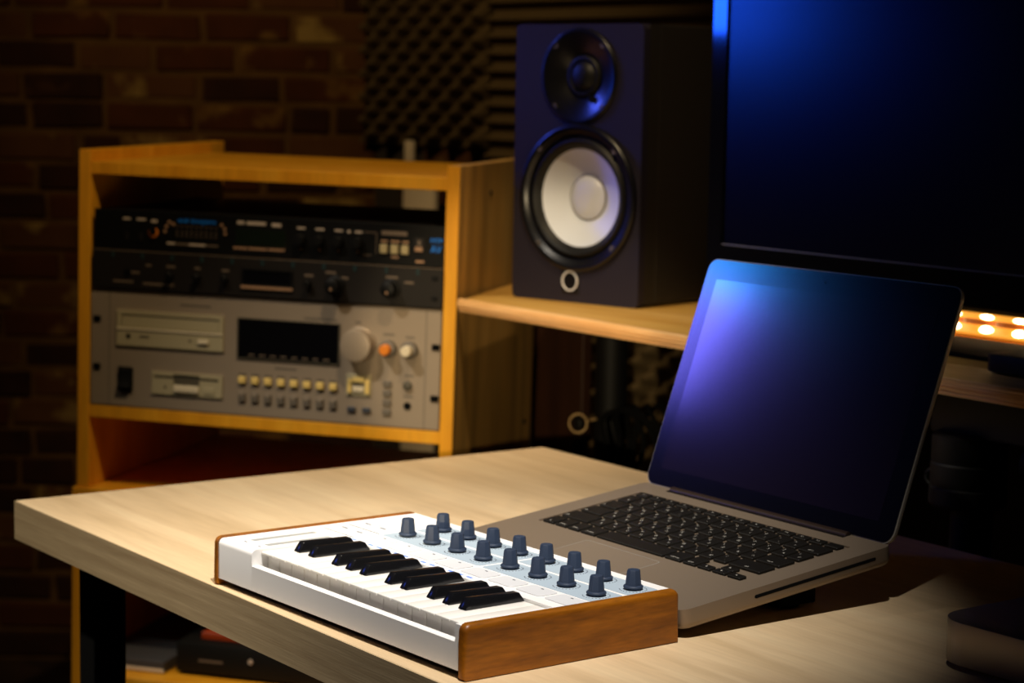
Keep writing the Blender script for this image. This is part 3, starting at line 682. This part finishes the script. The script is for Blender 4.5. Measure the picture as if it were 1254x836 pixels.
# ================================================================== SPEAKER
SA = math.radians(12.3)
sp = thing('studio_speaker', 'black two-way studio speaker with a white cone standing on the wooden shelf', 'speaker', (-0.979, 0.7785, ZS + 0.0002), (0, 0, SA))
SW, SH, SD = 0.2003, 0.3425, 0.272
cabm = MB().box(0.0, SW, 0.034, SD, 0.004, SH, 0.0012, 1)
cabm.ring_plate([(0.0, 0.004), (SW, 0.004), (SW, SH), (0.0, SH)], [[(0.008, 0.010), (SW - 0.008, 0.010), (SW - 0.008, SH - 0.008), (0.008, SH - 0.008)]], 0.0118, 0.0345, 'y')
cabm.build('cabinet', M['speaker_side'], sp)
for (x, y) in ((0.025, 0.03), (SW - 0.025, 0.03), (0.025, SD - 0.03), (SW - 0.025, SD - 0.03)): MB().lathe([(0.011, 0), (0.011, 0.004)], (x, y, 0), 'z', 16).build('foot', M['rubber'], sp)
tc_, wc_ = (0.1027, 0.2790), (0.1045, 0.1300)
baf = MB().ring_plate(rrect(0.0, SW, 0.0, SH, 0.008), [circle(tc_[0], tc_[1], 0.0535, 40), circle(wc_[0], wc_[1], 0.0845, 48)], 0.0, 0.012, 'y')
baf.build('baffle', M['speaker_face'], sp)
# tweeter waveguide (t towards -y)
hw = MB().lathe([(0.0590, 0.0), (0.0590, 0.0022), (0.0572, 0.0036), (0.0545, 0.0032), (0.0500, 0.0016), (0.0430, -0.0012), (0.0350, -0.0048), (0.0270, -0.0092), (0.0245, -0.0108)], (tc_[0], 0, tc_[1]), 'y-', 56, caps=False).build('waveguide', M['horn'], sp, angle=60)
MB().lathe([(0.0260, -0.0110), (0.0260, -0.0075), (0.0240, -0.0055), (0.0205, -0.0055), (0.0190, -0.0085), (0.0150, -0.0040), (0.0090, -0.0012), (0.0, -0.0004)], (tc_[0], 0, tc_[1]), 'y-', 36, caps=False).build('tweeter_dome', M['surround'], hw, angle=50)
MB().box(-0.0015, 0.0015, -0.001, 0.010, -0.027, -0.019, 0, 1, None).build('dome_bracket', M['horn'], hw, xf=Matrix.Translation((tc_[0] + 0.016, 0, tc_[1] - 0.004)))
for i in range(4):
    a = math.radians(45 + 90 * i); x, z = tc_[0] + 0.0525 * math.cos(a), tc_[1] + 0.0525 * math.sin(a)
    MB().lathe([(0.0032, 0), (0.0032, 0.0012), (0.0020, 0.0012), (0.0016, 0.0004)], (x, -0.0016, z), 'y-', 14).build('screw', M['screw'], hw)
# woofer
wr_ = MB().lathe([(0.0915, 0.0), (0.0915, 0.0030), (0.0900, 0.0060), (0.0865, 0.0068), (0.0815, 0.0040), (0.0790, 0.0012), (0.0765, 0.0010), (0.0750, -0.0030), (0.0740, -0.0060)], (wc_[0], 0, wc_[1]), 'y-', 64, caps=False).build('woofer_ring', M['horn'], sp, angle=60)
MB().lathe([(0.0752, -0.0040), (0.0735, 0.0010), (0.0700, 0.0035), (0.0660, 0.0015), (0.0630, -0.0035), (0.0600, -0.0052)], (wc_[0], 0, wc_[1]), 'y-', 56, caps=False).build('surround', M['surround'], sp, angle=60)
MB().lathe([(0.0608, -0.0040), (0.0560, -0.0075), (0.0450, -0.0130), (0.0360, -0.0172), (0.0285, -0.0205), (0.0275, -0.0207)], (wc_[0], 0, wc_[1]), 'y-', 56, caps=False).build('cone', M['cone'], sp, angle=60)
MB().lathe([(0.0290, -0.0204), (0.0284, -0.0196), (0.0262, -0.0192)], (wc_[0], 0, wc_[1]), 'y-', 40, caps=False).build('cap_seam', M['screw'], sp)
MB().lathe([(0.0272, -0.0196), (0.0255, -0.0172), (0.0205, -0.0140), (0.0140, -0.0118), (0.0070, -0.0107), (0.0, -0.0104)], (wc_[0], 0, wc_[1]), 'y-', 40, caps=False).build('dust_cap', M['cap'], sp, angle=60)
for i in range(4):
    a = math.radians(45 + 90 * i); x, z = wc_[0] + 0.0838 * math.cos(a), wc_[1] + 0.0838 * math.sin(a)
    MB().lathe([(0.0036, 0), (0.0036, 0.0014), (0.0024, 0.0014), (0.0018, 0.0004)], (x, -0.0046, z), 'y-', 14).build('screw', M['screw'], wr_)
pl = MB().box(0.0820, 0.1090, -0.0012, 0.0, 0.0110, 0.0420, 0.001, 1).build('badge_plate', M['horn'], sp)
MB().lathe([(0.0124, 0.0), (0.0124, 0.0014), (0.0109, 0.0014), (0.0109, 0.0)], (0.0955, -0.0012, 0.0267), 'y-', 36, True).build('badge_ring', M['ring_white'], pl)

# ================================================================== TELEVISION
TA = -0.035
tv = thing('television', 'large black flat television on the shelf behind the laptop', 'television', (-0.17, 0.83, ZS + 0.0003), (0, 0, TA))
TX0, TX1, TZ0, TZ1 = -0.498, 0.52, 0.0535, 0.66
MB().ring_plate(rrect(TX0, TX1, TZ0, TZ1, 0.008), [[(TX0 + 0.0235, TZ0 + 0.034), (TX1 - 0.0235, TZ0 + 0.034), (TX1 - 0.0235, TZ1 - 0.0235), (TX0 + 0.0235, TZ1 - 0.0235)]], -0.0200, 0.012, 'y').build('frame', M['black_gloss'], tv)
MB().box(TX0 + 0.0235, TX1 - 0.0235, -0.0172, 0.0, TZ0 + 0.034, TZ1 - 0.0235).build('screen', M['tv_screen'], tv)
MB().box(TX0 + 0.0245, TX1 - 0.0245, -0.0186, -0.0172, TZ0 + 0.034, TZ0 + 0.0352, 0.0003, 1).build('screen_edge_reflection', M['alu_edge'], tv)  # pale strip standing in for the thin reflection along the screen bottom
MB().box(TX0 + 0.02, TX1 - 0.02, 0.012, 0.045, TZ0 + 0.02, TZ1 - 0.02, 0.012, 2).build('back_shell', M['black_matte'], tv)
MB().box(0.06, 0.24, 0.02, 0.04, 0.0055, 0.10, 0.004).build('stand_neck', M['black_matte'], tv)
st = MB().prism(rrect(-0.24, 0.32, -0.030, 0.088, 0.05, 8), 0.0, 0.005, 'z', 0.0015, 2).build('stand_base', M['rubber'], tv)

# amber light bar on the shelf behind the television
lb = thing('light_bar', 'glowing amber light bar with bright bulbs between television and shelf', 'lamp', (0.0, 0.0, 0.0))
lb.location = (-0.10, 0.958, ZS + 0.0003); lb.rotation_euler = (0, 0, -0.03); lb.scale = (1, 1, 0.85)
LB0, LB1 = -0.36, 0.5
MB().box(LB0, LB1, 0.004, 0.05, 0.0, 0.038, 0.003).build('housing', M['black_matte'], lb)
MB().prism([(0.004, 0.002), (-0.010, 0.0035), (-0.013, 0.007), (-0.004, 0.0165), (0.004, 0.0165)], LB0, LB1, 'x').build('lower_reflector', M['amber'], lb)
MB().box(LB0, LB1, -0.002, 0.004, 0.0167, 0.0235).build('amber_band', M['amber_dark'], lb)
MB().prism([(0.004, 0.0237), (-0.006, 0.0240), (-0.008, 0.031), (0.004, 0.031)], LB0, LB1, 'x').build('upper_reflector', M['amber'], lb)
x = LB0 + 0.01; k = 0
while x < LB1 - 0.02:
    for (z, rx, rz) in ((0.0285, 0.0095, 0.0032), (0.0110, 0.0100, 0.0062)):
        b = MB(); bmesh.ops.create_uvsphere(b.bm, u_segments=14, v_segments=8, radius=1.0, matrix=Matrix.Translation((x, -0.0085, z)) @ Matrix.Diagonal((rx, 0.004, rz, 1)))
        b.build('bulb', M['led'], lb)
    MB().box(x + 0.0085, x + 0.0100, -0.0026, -0.002, 0.0167, 0.0235).build('divider', M['print_white'], lb)
    x += 0.047; k += 1

# black device on the shelf in front of the stand base
ed = thing('external_drive', 'small black rounded drive lying on the shelf in front of the television base', 'drive', (-0.108, 0.757, ZS + 0.0003), (0, 0, -0.03))
MB().prism(rrect(-0.062, 0.062, -0.026, 0.022, 0.014, 6), 0.002, 0.019, 'z', 0.004, 2).build('drive_body', M['black_matte'], ed)
for sx in (-1, 1): MB().box(sx * 0.045 - 0.01, sx * 0.045 + 0.01, -0.012, 0.012, 0, 0.0019).build('foot', M['rubber'], ed)

# ================================================================== DESK
DA = -0.031
dk = thing('desk', 'pale birch desk with a thick edge and black metal legs', 'desk', (-0.7885, 0.0168, 0), (0, 0, DA))
DL, DD, DT = 1.75, 0.652, 0.0385
MB().box(0.0, DL, 0.0008, DD, H - DT, H, 0.0006, 1).build('desk_top', M['desk'], dk)
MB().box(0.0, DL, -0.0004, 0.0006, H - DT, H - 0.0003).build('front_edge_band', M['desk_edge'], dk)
for lx in (0.0866, DL - 0.12):
    for ly in (0.030, DD - 0.062): MB().box(lx, lx + 0.034, ly, ly + 0.034, 0.006, H - DT - 0.0003, 0.001, 1).build('leg', M['black_metal'], dk)
    MB().box(lx + 0.002, lx + 0.032, 0.0645, DD - 0.0625, H - DT - 0.034, H - DT - 0.0003, 0.001, 1).build('side_rail', M['black_metal'], dk)
    for ly in (0.030, DD - 0.062): MB().box(lx - 0.002, lx + 0.036, ly - 0.002, ly + 0.036, 0.0, 0.0058).build('leg_pad', M['rubber'], dk)
MB().box(0.121, DL - 0.121, DD - 0.058, DD - 0.032, H - DT - 0.034, H - DT - 0.0003, 0.001, 1).build('rear_rail', M['black_metal'], dk)

# ================================================================== KEYBOARD CONTROLLER
L, D, TZ = 0.3601, 0.2005, 0.0395
kc = thing('keyboard_controller', 'white mini keyboard controller with walnut ends and sixteen slate knobs', 'music keyboard', (-L / 2 - 0.009, D / 2 + 0.0085, H + 0.0003))
ko = Matrix.Translation((L / 2, -D / 2, 0))
WT, CL, CR, KY, RZ = 0.0070, -0.2985, -0.0135, 0.0875, 0.0262
X0, X1 = -L + WT, -WT
body = MB().prism([(X0, 0.0), (CL, 0.0), (CL, KY), (CR, KY), (CR, 0.0), (X1, 0.0), (X1, D - 0.001), (X0, D - 0.001)], 0.0058, TZ, 'z')
es = [e for e in body.bm.edges if all(v.co.z > TZ - 1e-5 for v in e.verts) and all(v.co.y < 1e-5 for v in e.verts) and e.calc_length() > 0.02]
bmesh.ops.bevel(body.bm, geom=es, offset=0.005, segments=5, profile=0.5, affect='EDGES')
body.box(CL + 0.00001, CR - 0.00001, 0.0, KY - 0.0001, 0.0058, 0.0125)
body.box(CL + 0.00001, CR - 0.00001, 0.0, 0.0075, 0.0125, RZ)
body.build('body', M['white'], kc, xf=ko)
MB().box(X0 + 0.004, X1 - 0.004, 0.0035, D - 0.005, 0.0036, 0.0057).build('underside_shade_plate', M['rubber'], kc, xf=ko)  # black plate added to keep the gap below the body in shade


def cheek(x0, x1, outer):
    pr = []
    r = 0.0062; zt = 0.0411; y0, y1 = -0.0015, D
    pr = [(y0, 0.0018), (y0 + 0.0015, 0.0004), (y1 - 0.0015, 0.0004), (y1, 0.0018)]
    for i in range(7):
        a = math.radians(90 * i / 6); pr.append((y1 - r + r * math.cos(a), zt - r + r * math.sin(a)))
    for i in range(7):
        a = math.radians(90 + 90 * i / 6); pr.append((y0 + r + r * math.cos(a), zt - r + r * math.sin(a)))
    b = MB().prism(pr, x0, x1, 'x')
    xo = x1 if outer > 0 else x0
    es_ = [e for e in b.bm.edges if all(abs(v.co.x - xo) < 1e-6 for v in e.verts) and max(v.co.z for v in e.verts) > 0.004]
    bmesh.ops.bevel(b.bm, geom=es_, offset=0.0042, segments=4, profile=0.55, affect='EDGES')
    return b


cheek(X1 + 0.00005, 0.0, 1).build('wooden_cheek', M['cheek'], kc, xf=ko)
cheek(-L, X0 - 0.00005, -1).build('wooden_cheek', M['cheek'], kc, xf=ko)
for sx in (X0 + 0.03, X1 - 0.03):
    for sy in (0.022, D - 0.025): MB().lathe([(0.009, 0), (0.009, 0.0035)], (sx, sy, 0), 'z', 14).build('rubber_foot', M['rubber'], kc, xf=ko)
# keys
KW = (CR - CL) / 15
wk = MB().box(-KW / 2 + 0.0004, KW / 2 - 0.0004, 0.0150, KY - 0.0008, 0.0140, 0.0352, 0.0003, 1)
wk.box(-KW / 2 + 0.0004, KW / 2 - 0.0004, 0.0086, KY - 0.0008, 0.0352, 0.0374, 0.0006, 2)
wme = wk.mesh('white_key', M['white_key'])
for i in range(15):
    o = link('white_key', wme, kc, (CL + (i + 0.5) * KW + L / 2, -D / 2, 0))
bk = MB()
w2 = 0.0050
lo = [(-w2, 0.0315), (w2, 0.0315), (w2, 0.0868), (-w2, 0.0868)]; hi = [(-w2 + 0.0012, 0.0366), (w2 - 0.0012, 0.0366), (w2 - 0.0012, 0.0820), (-w2 + 0.0012, 0.0820)]
vl = [bk.bm.verts.new((a, b, 0.0370)) for a, b in lo]; vh = [bk.bm.verts.new((a, b, 0.0452 if b < .05 else 0.0440)) for a, b in hi]
fs = [bk.bm.faces.new(vl[::-1]), bk.bm.faces.new(vh)] + [bk.bm.faces.new((vl[i], vl[(i + 1) % 4], vh[(i + 1) % 4], vh[i])) for i in range(4)]
bmesh.ops.recalc_face_normals(bk.bm, faces=fs); bk._bevel(vl + vh, 0.0008, 2)
bme = bk.mesh('black_key', M['black_key'])
for g_ in (1, 2, 4, 5, 6, 8, 9, 11, 12, 13):
    d_ = {1: -.0012, 2: .0012, 4: -.0014, 5: 0, 6: .0014, 8: -.0012, 9: .0012, 11: -.0014, 12: 0, 13: .0014}[g_]
    link('black_key', bme, kc, (CL + g_ * KW + d_ + L / 2, -D / 2, 0.0006))
# panels behind the knobs
for (y0, y1) in ((0.1215, 0.1535), (0.1575, 0.1885)):
    for (x0, x1) in ((-0.2915, -0.1520), (-0.1480, -0.0110)):
        MB().prism(rrect(x0, x1, y0, y1, 0.003, 4), TZ, TZ + 0.0003).build('knob_panel', M['panel_blue'], kc, xf=ko)
kb = MB().lathe([(0.0066, 0.0012), (0.0075, 0.0018), (0.0077, 0.0028), (0.0072, 0.0036), (0.0058, 0.0040)], (0, 0, 0), 'z', 28)
kb.lathe([(0.0064, 0.0036), (0.0052, 0.0148), (0.0047, 0.0157), (0.0, 0.0158)], (0, 0, 0), 'z', 8)
kme = kb.mesh('knob', M['knob_blue'], 28)
sh = MB().lathe([(0.0030, 0.0003), (0.0030, 0.0013)], (0, 0, 0), 'z', 12).mesh('knob_shaft', M['rubber'])
dots = MB()
for i in range(21):
    a = math.radians(-240 + 300 * i / 20) + math.pi
    dots.box(0.0104 * math.sin(a) - 0.0004, 0.0104 * math.sin(a) + 0.0004, 0.0104 * math.cos(a) - 0.0004, 0.0104 * math.cos(a) + 0.0004, 0.0003, 0.0005)
dme = dots.mesh('scale_dots', M['print_grey'])
for j, y in enumerate((0.1735, 0.1372)):
    for i in range(8):
        x = -0.2745 + 0.03585 * i
        q = link('knob', kme, kc, (x + L / 2, y - D / 2, TZ)); q.rotation_euler = (0, 0, math.radians(20))
        link('knob_shaft', sh, q); link('scale_dots', dme, q)
# pads, printed marks, touch strips, buttons
pm = MB().prism(rrect(-0.0155, 0.0155, -0.0098, 0.0098, 0.004, 5), 0, 0.0009, 'z', 0.0003, 1).mesh('pad', M['pad_white'])
for i in range(8):
    link('pad', pm, kc, (-0.2745 + 0.03585 * i + L / 2, 0.1082 - D / 2, TZ))
    plk = MB().box(-0.0014, 0.0014, -0.0005, 0.0005, 0.0009, 0.0011).mesh('pad_mark', M['print_grey'])
    link('pad_mark', plk, kc, (-0.2745 + 0.03585 * i + L / 2, 0.1140 - D / 2, TZ))
mk_ = MB().box(-0.0032, 0.0032, -0.0011, 0.0011, 0, 0.0003).mesh('blue_mark', M['print_blue'])
for i in range(14): link('blue_mark', mk_, kc, (-0.2885 + 0.01265 * i + L / 2, 0.0925 - D / 2, TZ))
for x in (-0.3295, -0.3070):
    s_ = MB().ring_plate(rrect(x - 0.0052, x + 0.0052, 0.0170, 0.0820, 0.002, 3), [rrect(x - 0.0040, x + 0.0040, 0.0182, 0.0808, 0.0015, 3)], TZ, TZ + 0.0005).build('touch_strip', M['white'], kc, xf=ko)
    MB().box(x - 0.0039, x + 0.0039, 0.0184, 0.0806, TZ, TZ + 0.0002).build('strip_surface', M['slot_grey'], s_, xf=ko)
    MB().box(x - 0.0018, x + 0.0018, 0.0118, 0.0128, TZ, TZ + 0.0003).build('strip_mark', M['print_grey'], kc, xf=ko)
for (x, y) in ((-0.3300, 0.1100), (-0.3070, 0.1100), (-0.3320, 0.1350), (-0.3090, 0.1350)):
    b_ = MB().prism(rrect(x - 0.0095, x + 0.0095, y - 0.0085, y + 0.0085, 0.003, 4), TZ, TZ + 0.0009, 'z', 0.0003, 1).build('function_button', M['pad_white'], kc, xf=ko)
    MB().box(x - 0.0040, x + 0.0040, y - 0.0006, y + 0.0006, TZ + 0.0009, TZ + 0.0011).build('button_print', M['print_grey'], b_, xf=ko)
MB().box(-0.3430, -0.2960, 0.1222, 0.1230, TZ, TZ + 0.0003).build('divider_line', M['print_grey'], kc, xf=ko)
MB().box(-0.3430, -0.2960, 0.0965, 0.0971, TZ, TZ + 0.0003).build('divider_line', M['print_grey'], kc, xf=ko)

# ================================================================== LAPTOP
LM = Matrix.Rotation(-0.0393714, 4, 'Z') @ Matrix.Rotation(0.1224338, 4, 'X')
LO = Vector((-0.0025, 0.4368938, 0.0505809 + H))
lc = Vector((-0.1625, -0.227, -0.019))
lp = thing('laptop', 'open silver laptop with dark keys tilted on a riser behind the keyboard controller', 'laptop', LO + LM @ lc, LM)
lo_ = Matrix.Translation(-lc)
LW, LDp = 0.325, 0.227
outer = rrect(-LW, 0, -LDp, 0, 0.0115, 8)
wx0, wx1, wy0, wy1 = -0.3000, -0.0225, -0.1465, -0.0275
MB().ring_plate(outer, [rrect(wx0, wx1, wy0, wy1, 0.002, 3)], -0.0022, 0.0).build('palm_rest', M['alu'], lp, xf=lo_)
low_ = MB().prism(outer, -0.0170, -0.0022)
es = [e for e in low_.bm.edges if all(v.co.z < -0.0169 for v in e.verts)]
bmesh.ops.bevel(low_.bm, geom=es, offset=0.0062, segments=4, profile=0.5, affect='EDGES')
low_.build('base_shell', M['alu'], lp, xf=lo_)
MB().box(wx0, wx1, wy0, wy1, -0.0021, -0.0016).build('keyboard_well', M['alu'], lp, xf=lo_)
# trackpad
MB().ring_plate(rrect(-0.2132, -0.1118, -0.2225, -0.1555, 0.004, 4), [rrect(-0.2127, -0.1123, -0.2220, -0.1560, 0.0037, 4)], 0.0, 0.00025).build('trackpad_rim', M['alu_edge'], lp, xf=lo_)
MB().prism(rrect(-0.2127, -0.1123, -0.2220, -0.1560, 0.0037, 4), 0.0, 0.00012).build('trackpad', M['pad_glass'], lp, xf=lo_)
# keys
PX = (wx1 - wx0 - 0.0060) / 14.5; GAP = 0.0037
rows_y = []
ytop = wy1 - 0.0022
fn_h = 0.0088
py = (ytop - fn_h - GAP - (wy0 + 0.0022) + GAP) / 5
latin = [['esc'] + ['F%d' % i for i in range(1, 13)] + [''],
         list('`1234567890-=') + ['delete'],
         ['tab'] + list('QWERTYUIOP[]\\'),
         ['caps'] + list("ASDFGHJKL;'") + ['return'],
         ['shift'] + list('ZXCVBNM,./') + ['shift'],
         ['fn', 'control', 'option', 'command', '', 'command', 'option']]
second = [None, list('Ё!"№;%:?*()_+'), list('ЙЦУКЕНГШЩЗХЪЁ'), list('ФЫВАПРОЛДЖЭ'), list('ЯЧСМИТЬБЮ.'), None]
widths = [[14.5 / 14] * 14, [1] * 13 + [1.5], [1.5] + [1] * 13, [1.75] + [1] * 11 + [1.75], [2.25] + [1] * 10 + [2.25], [1, 1, 1, 1.25, 5, 1.25, 1]]
kcache = {}


def key_mesh(w_, h_):
    k_ = (round(w_, 5), round(h_, 5))
    if k_ not in kcache: kcache[k_] = MB().box(0, w_, 0, h_, -0.0015, 0.0010, 0.0006, 1).mesh('keycap', M['keycap'])
    return kcache[k_]


def put_key(x, y, w_, h_, main, sec):
    o = link('keycap', key_mesh(w_, h_), lp, Vector((x, y, 0.0)) - lc)
    bits = []
    if main:
        if len(main) > 1 or h_ < 0.010:
            bits.append(text_mesh(main, 0.0026, M['legend'], Matrix.Translation((0.0022 if w_ > 0.02 and x < -0.16 else w_ / 2, 0.0035 if h_ > .01 else h_ / 2, 0.00112)), 'LEFT' if w_ > 0.02 and x < -0.16 else 'CENTER'))
        else:
            bits.append(text_mesh(main, 0.0040, M['legend'], Matrix.Translation((w_ * 0.30, h_ * 0.66, 0.00112))))
    if sec: bits.append(text_mesh(sec, 0.0034, M['legend'], Matrix.Translation((w_ * 0.70, h_ * 0.28, 0.00112))))
    for me in bits: link('legend', me, o)


yy = ytop
for r_i, row in enumerate(widths):
    h_ = fn_h if r_i == 0 else py - GAP
    x = wx0 + 0.0030 + GAP / 2 - GAP / 2
    y = yy - h_
    c_i = 0
    for k_i, w_ in enumerate(row):
        ww = w_ * PX - GAP
        main = latin[r_i][k_i] if k_i < len(latin[r_i]) else ''
        sec = None
        if second[r_i] and len(main) == 1:
            if c_i < len(second[r_i]): sec = second[r_i][c_i]
            c_i += 1
        put_key(x + GAP / 2, y, ww, h_, main, sec)
        x += w_ * PX
    if r_i == 5:                                   # arrow cluster, half height
        hh = (h_ - 0.0012) / 2
        for a_i, (dx, dy, ch) in enumerate(((0, 0, '<'), (1, 0, 'v'), (1, 1, '^'), (2, 0, '>'))):
            put_key(x + GAP / 2 + dx * PX, y + dy * (hh + 0.0012), PX - GAP, hh, '', None)
            me = MB().prism([(0, 0.0011), (-0.0011, -0.0007), (0.0011, -0.0007)], 0, 0.0001).mesh('arrow_legend', M['legend'])
            link('arrow_legend', me, lp, Vector((x + GAP / 2 + dx * PX + (PX - GAP) / 2, y + dy * (hh + 0.0012) + hh / 2, 0.00105)) - lc).rotation_euler = (0, 0, {'<': math.pi / 2, 'v': math.pi, '^': 0, '>': -math.pi / 2}[ch])
    yy = y - GAP
# hinge
MB().box(-0.2830, -0.0475, -0.0125, -0.0012, -0.0021, 0.0003, 0.0002, 1).build('hinge_slot', M['black_gloss'], lp, xf=lo_)
hc = MB().lathe([(0.0042, -0.2820), (0.0042, -0.0485)], (0, -0.0052, -0.0012), 'x', 20).build('hinge_cover', mat('hinge_bronze', lin((0.20, 0.15, 0.13)), 0.3, 0.3), lp, xf=lo_)
# optical slot and feet
MB().prism(rrect(-0.1525, -0.0215, -0.0082, -0.0054, 0.0013, 4), -0.0006, 0.0002, 'x').build('disc_slot', M['rubber'], lp, xf=lo_)
for (x, y) in ((-0.295, -0.21), (-0.03, -0.21)): MB().lathe([(0.008, -0.0188), (0.008, -0.0165)], (x, y, 0), 'z', 16).build('rubber_foot', M['rubber'], lp, xf=lo_)
# lid: local coordinates (x, s up the lid, n towards the viewer)
t_l = 1.1112987
ey = Vector((0, math.cos(t_l), math.sin(t_l))); en = Vector((0, -math.sin(t_l), math.cos(t_l)))
LX = Matrix(((1, 0, 0, 0), (0, ey.y, en.y, -0.006), (0, ey.z, en.z, -0.004), (0, 0, 0, 1)))
lid = MB().prism(rrect(-LW, 0, 0.0045, LDp, 0.0115, 8), -0.0062, -0.0006, 'z')
es = [e for e in lid.bm.edges if all(v.co.z < -0.0061 for v in e.verts)]
bmesh.ops.bevel(lid.bm, geom=es, offset=0.0035, segments=3, profile=0.5, affect='EDGES')
lid_o = lid.build('lid_shell', M['alu_edge'], lp, xf=lo_ @ LX)
MB().prism(rrect(-LW + 0.0012, -0.0012, 0.0057, LDp - 0.0012, 0.0104, 8), -0.0006, 0.0002, 'z').build('bezel_glass', M['bezel_glass'], lp, xf=lo_ @ LX)
MB().prism([(-0.3075, 0.0215), (-0.0205, 0.0215), (-0.0205, 0.2070), (-0.3075, 0.2070)], 0.0002, 0.0003, 'z').build('display', M['screen'], lp, xf=lo_ @ LX)
MB().lathe([(0.0012, 0.0002), (0.0012, 0.00035)], (-0.1625, 0.2165, 0), 'z', 12).build('webcam', M['black_gloss'], lp, xf=lo_ @ LX)

# riser under the rear of the laptop
rs_ = thing('laptop_riser', 'black riser bar propping up the rear half of the laptop', 'stand', (-0.162, 0.365, H + 0.0003), (0, 0, -0.0393714))
c_ = Vector((-0.162, 0.365, 0))


def under(xw, yw):                                 # height of the laptop's underside above the desk
    a_ = Matrix.Rotation(-0.0393714, 4, 'Z').inverted() @ (Vector((xw, yw, 0)) - Vector((LO.x, LO.y, 0)))
    return LO.z - H + a_.y * math.tan(0.1224338) - 0.0170 / math.cos(0.1224338)


z1, z2 = under(-0.162, 0.345) - 0.0009, under(-0.162, 0.385) - 0.0009
MB().prism([(-0.020, 0.003), (0.020, 0.003), (0.020, z2), (-0.020, z1)], -0.128, 0.128, 'x', 0.002, 2).build('riser_bar', M['rubber'], rs_)
for sx in (-0.11, 0.11): MB().lathe([(0.013, 0.0), (0.013, 0.0028)], (sx, 0, 0), 'z', 18).build('foot', M['rubber'], rs_)

# ================================================================== SMALL COMPUTER
mn = thing('mini_computer', 'low square aluminium mini computer at the right of the desk beyond the laptop', 'computer', (0.138 + 0.0985, 0.325 + 0.0985, H + 0.0003))
MB().prism(rrect(-0.0985, 0.0985, -0.0985, 0.0985, 0.030, 10), 0.0042, 0.0362, 'z', 0.0008, 2).build('housing', M['mini'], mn)
MB().lathe([(0.082, 0.0), (0.083, 0.0008), (0.083, 0.0041)], (0, 0, 0), 'z', 48).build('base_disc', M['rubber'], mn)
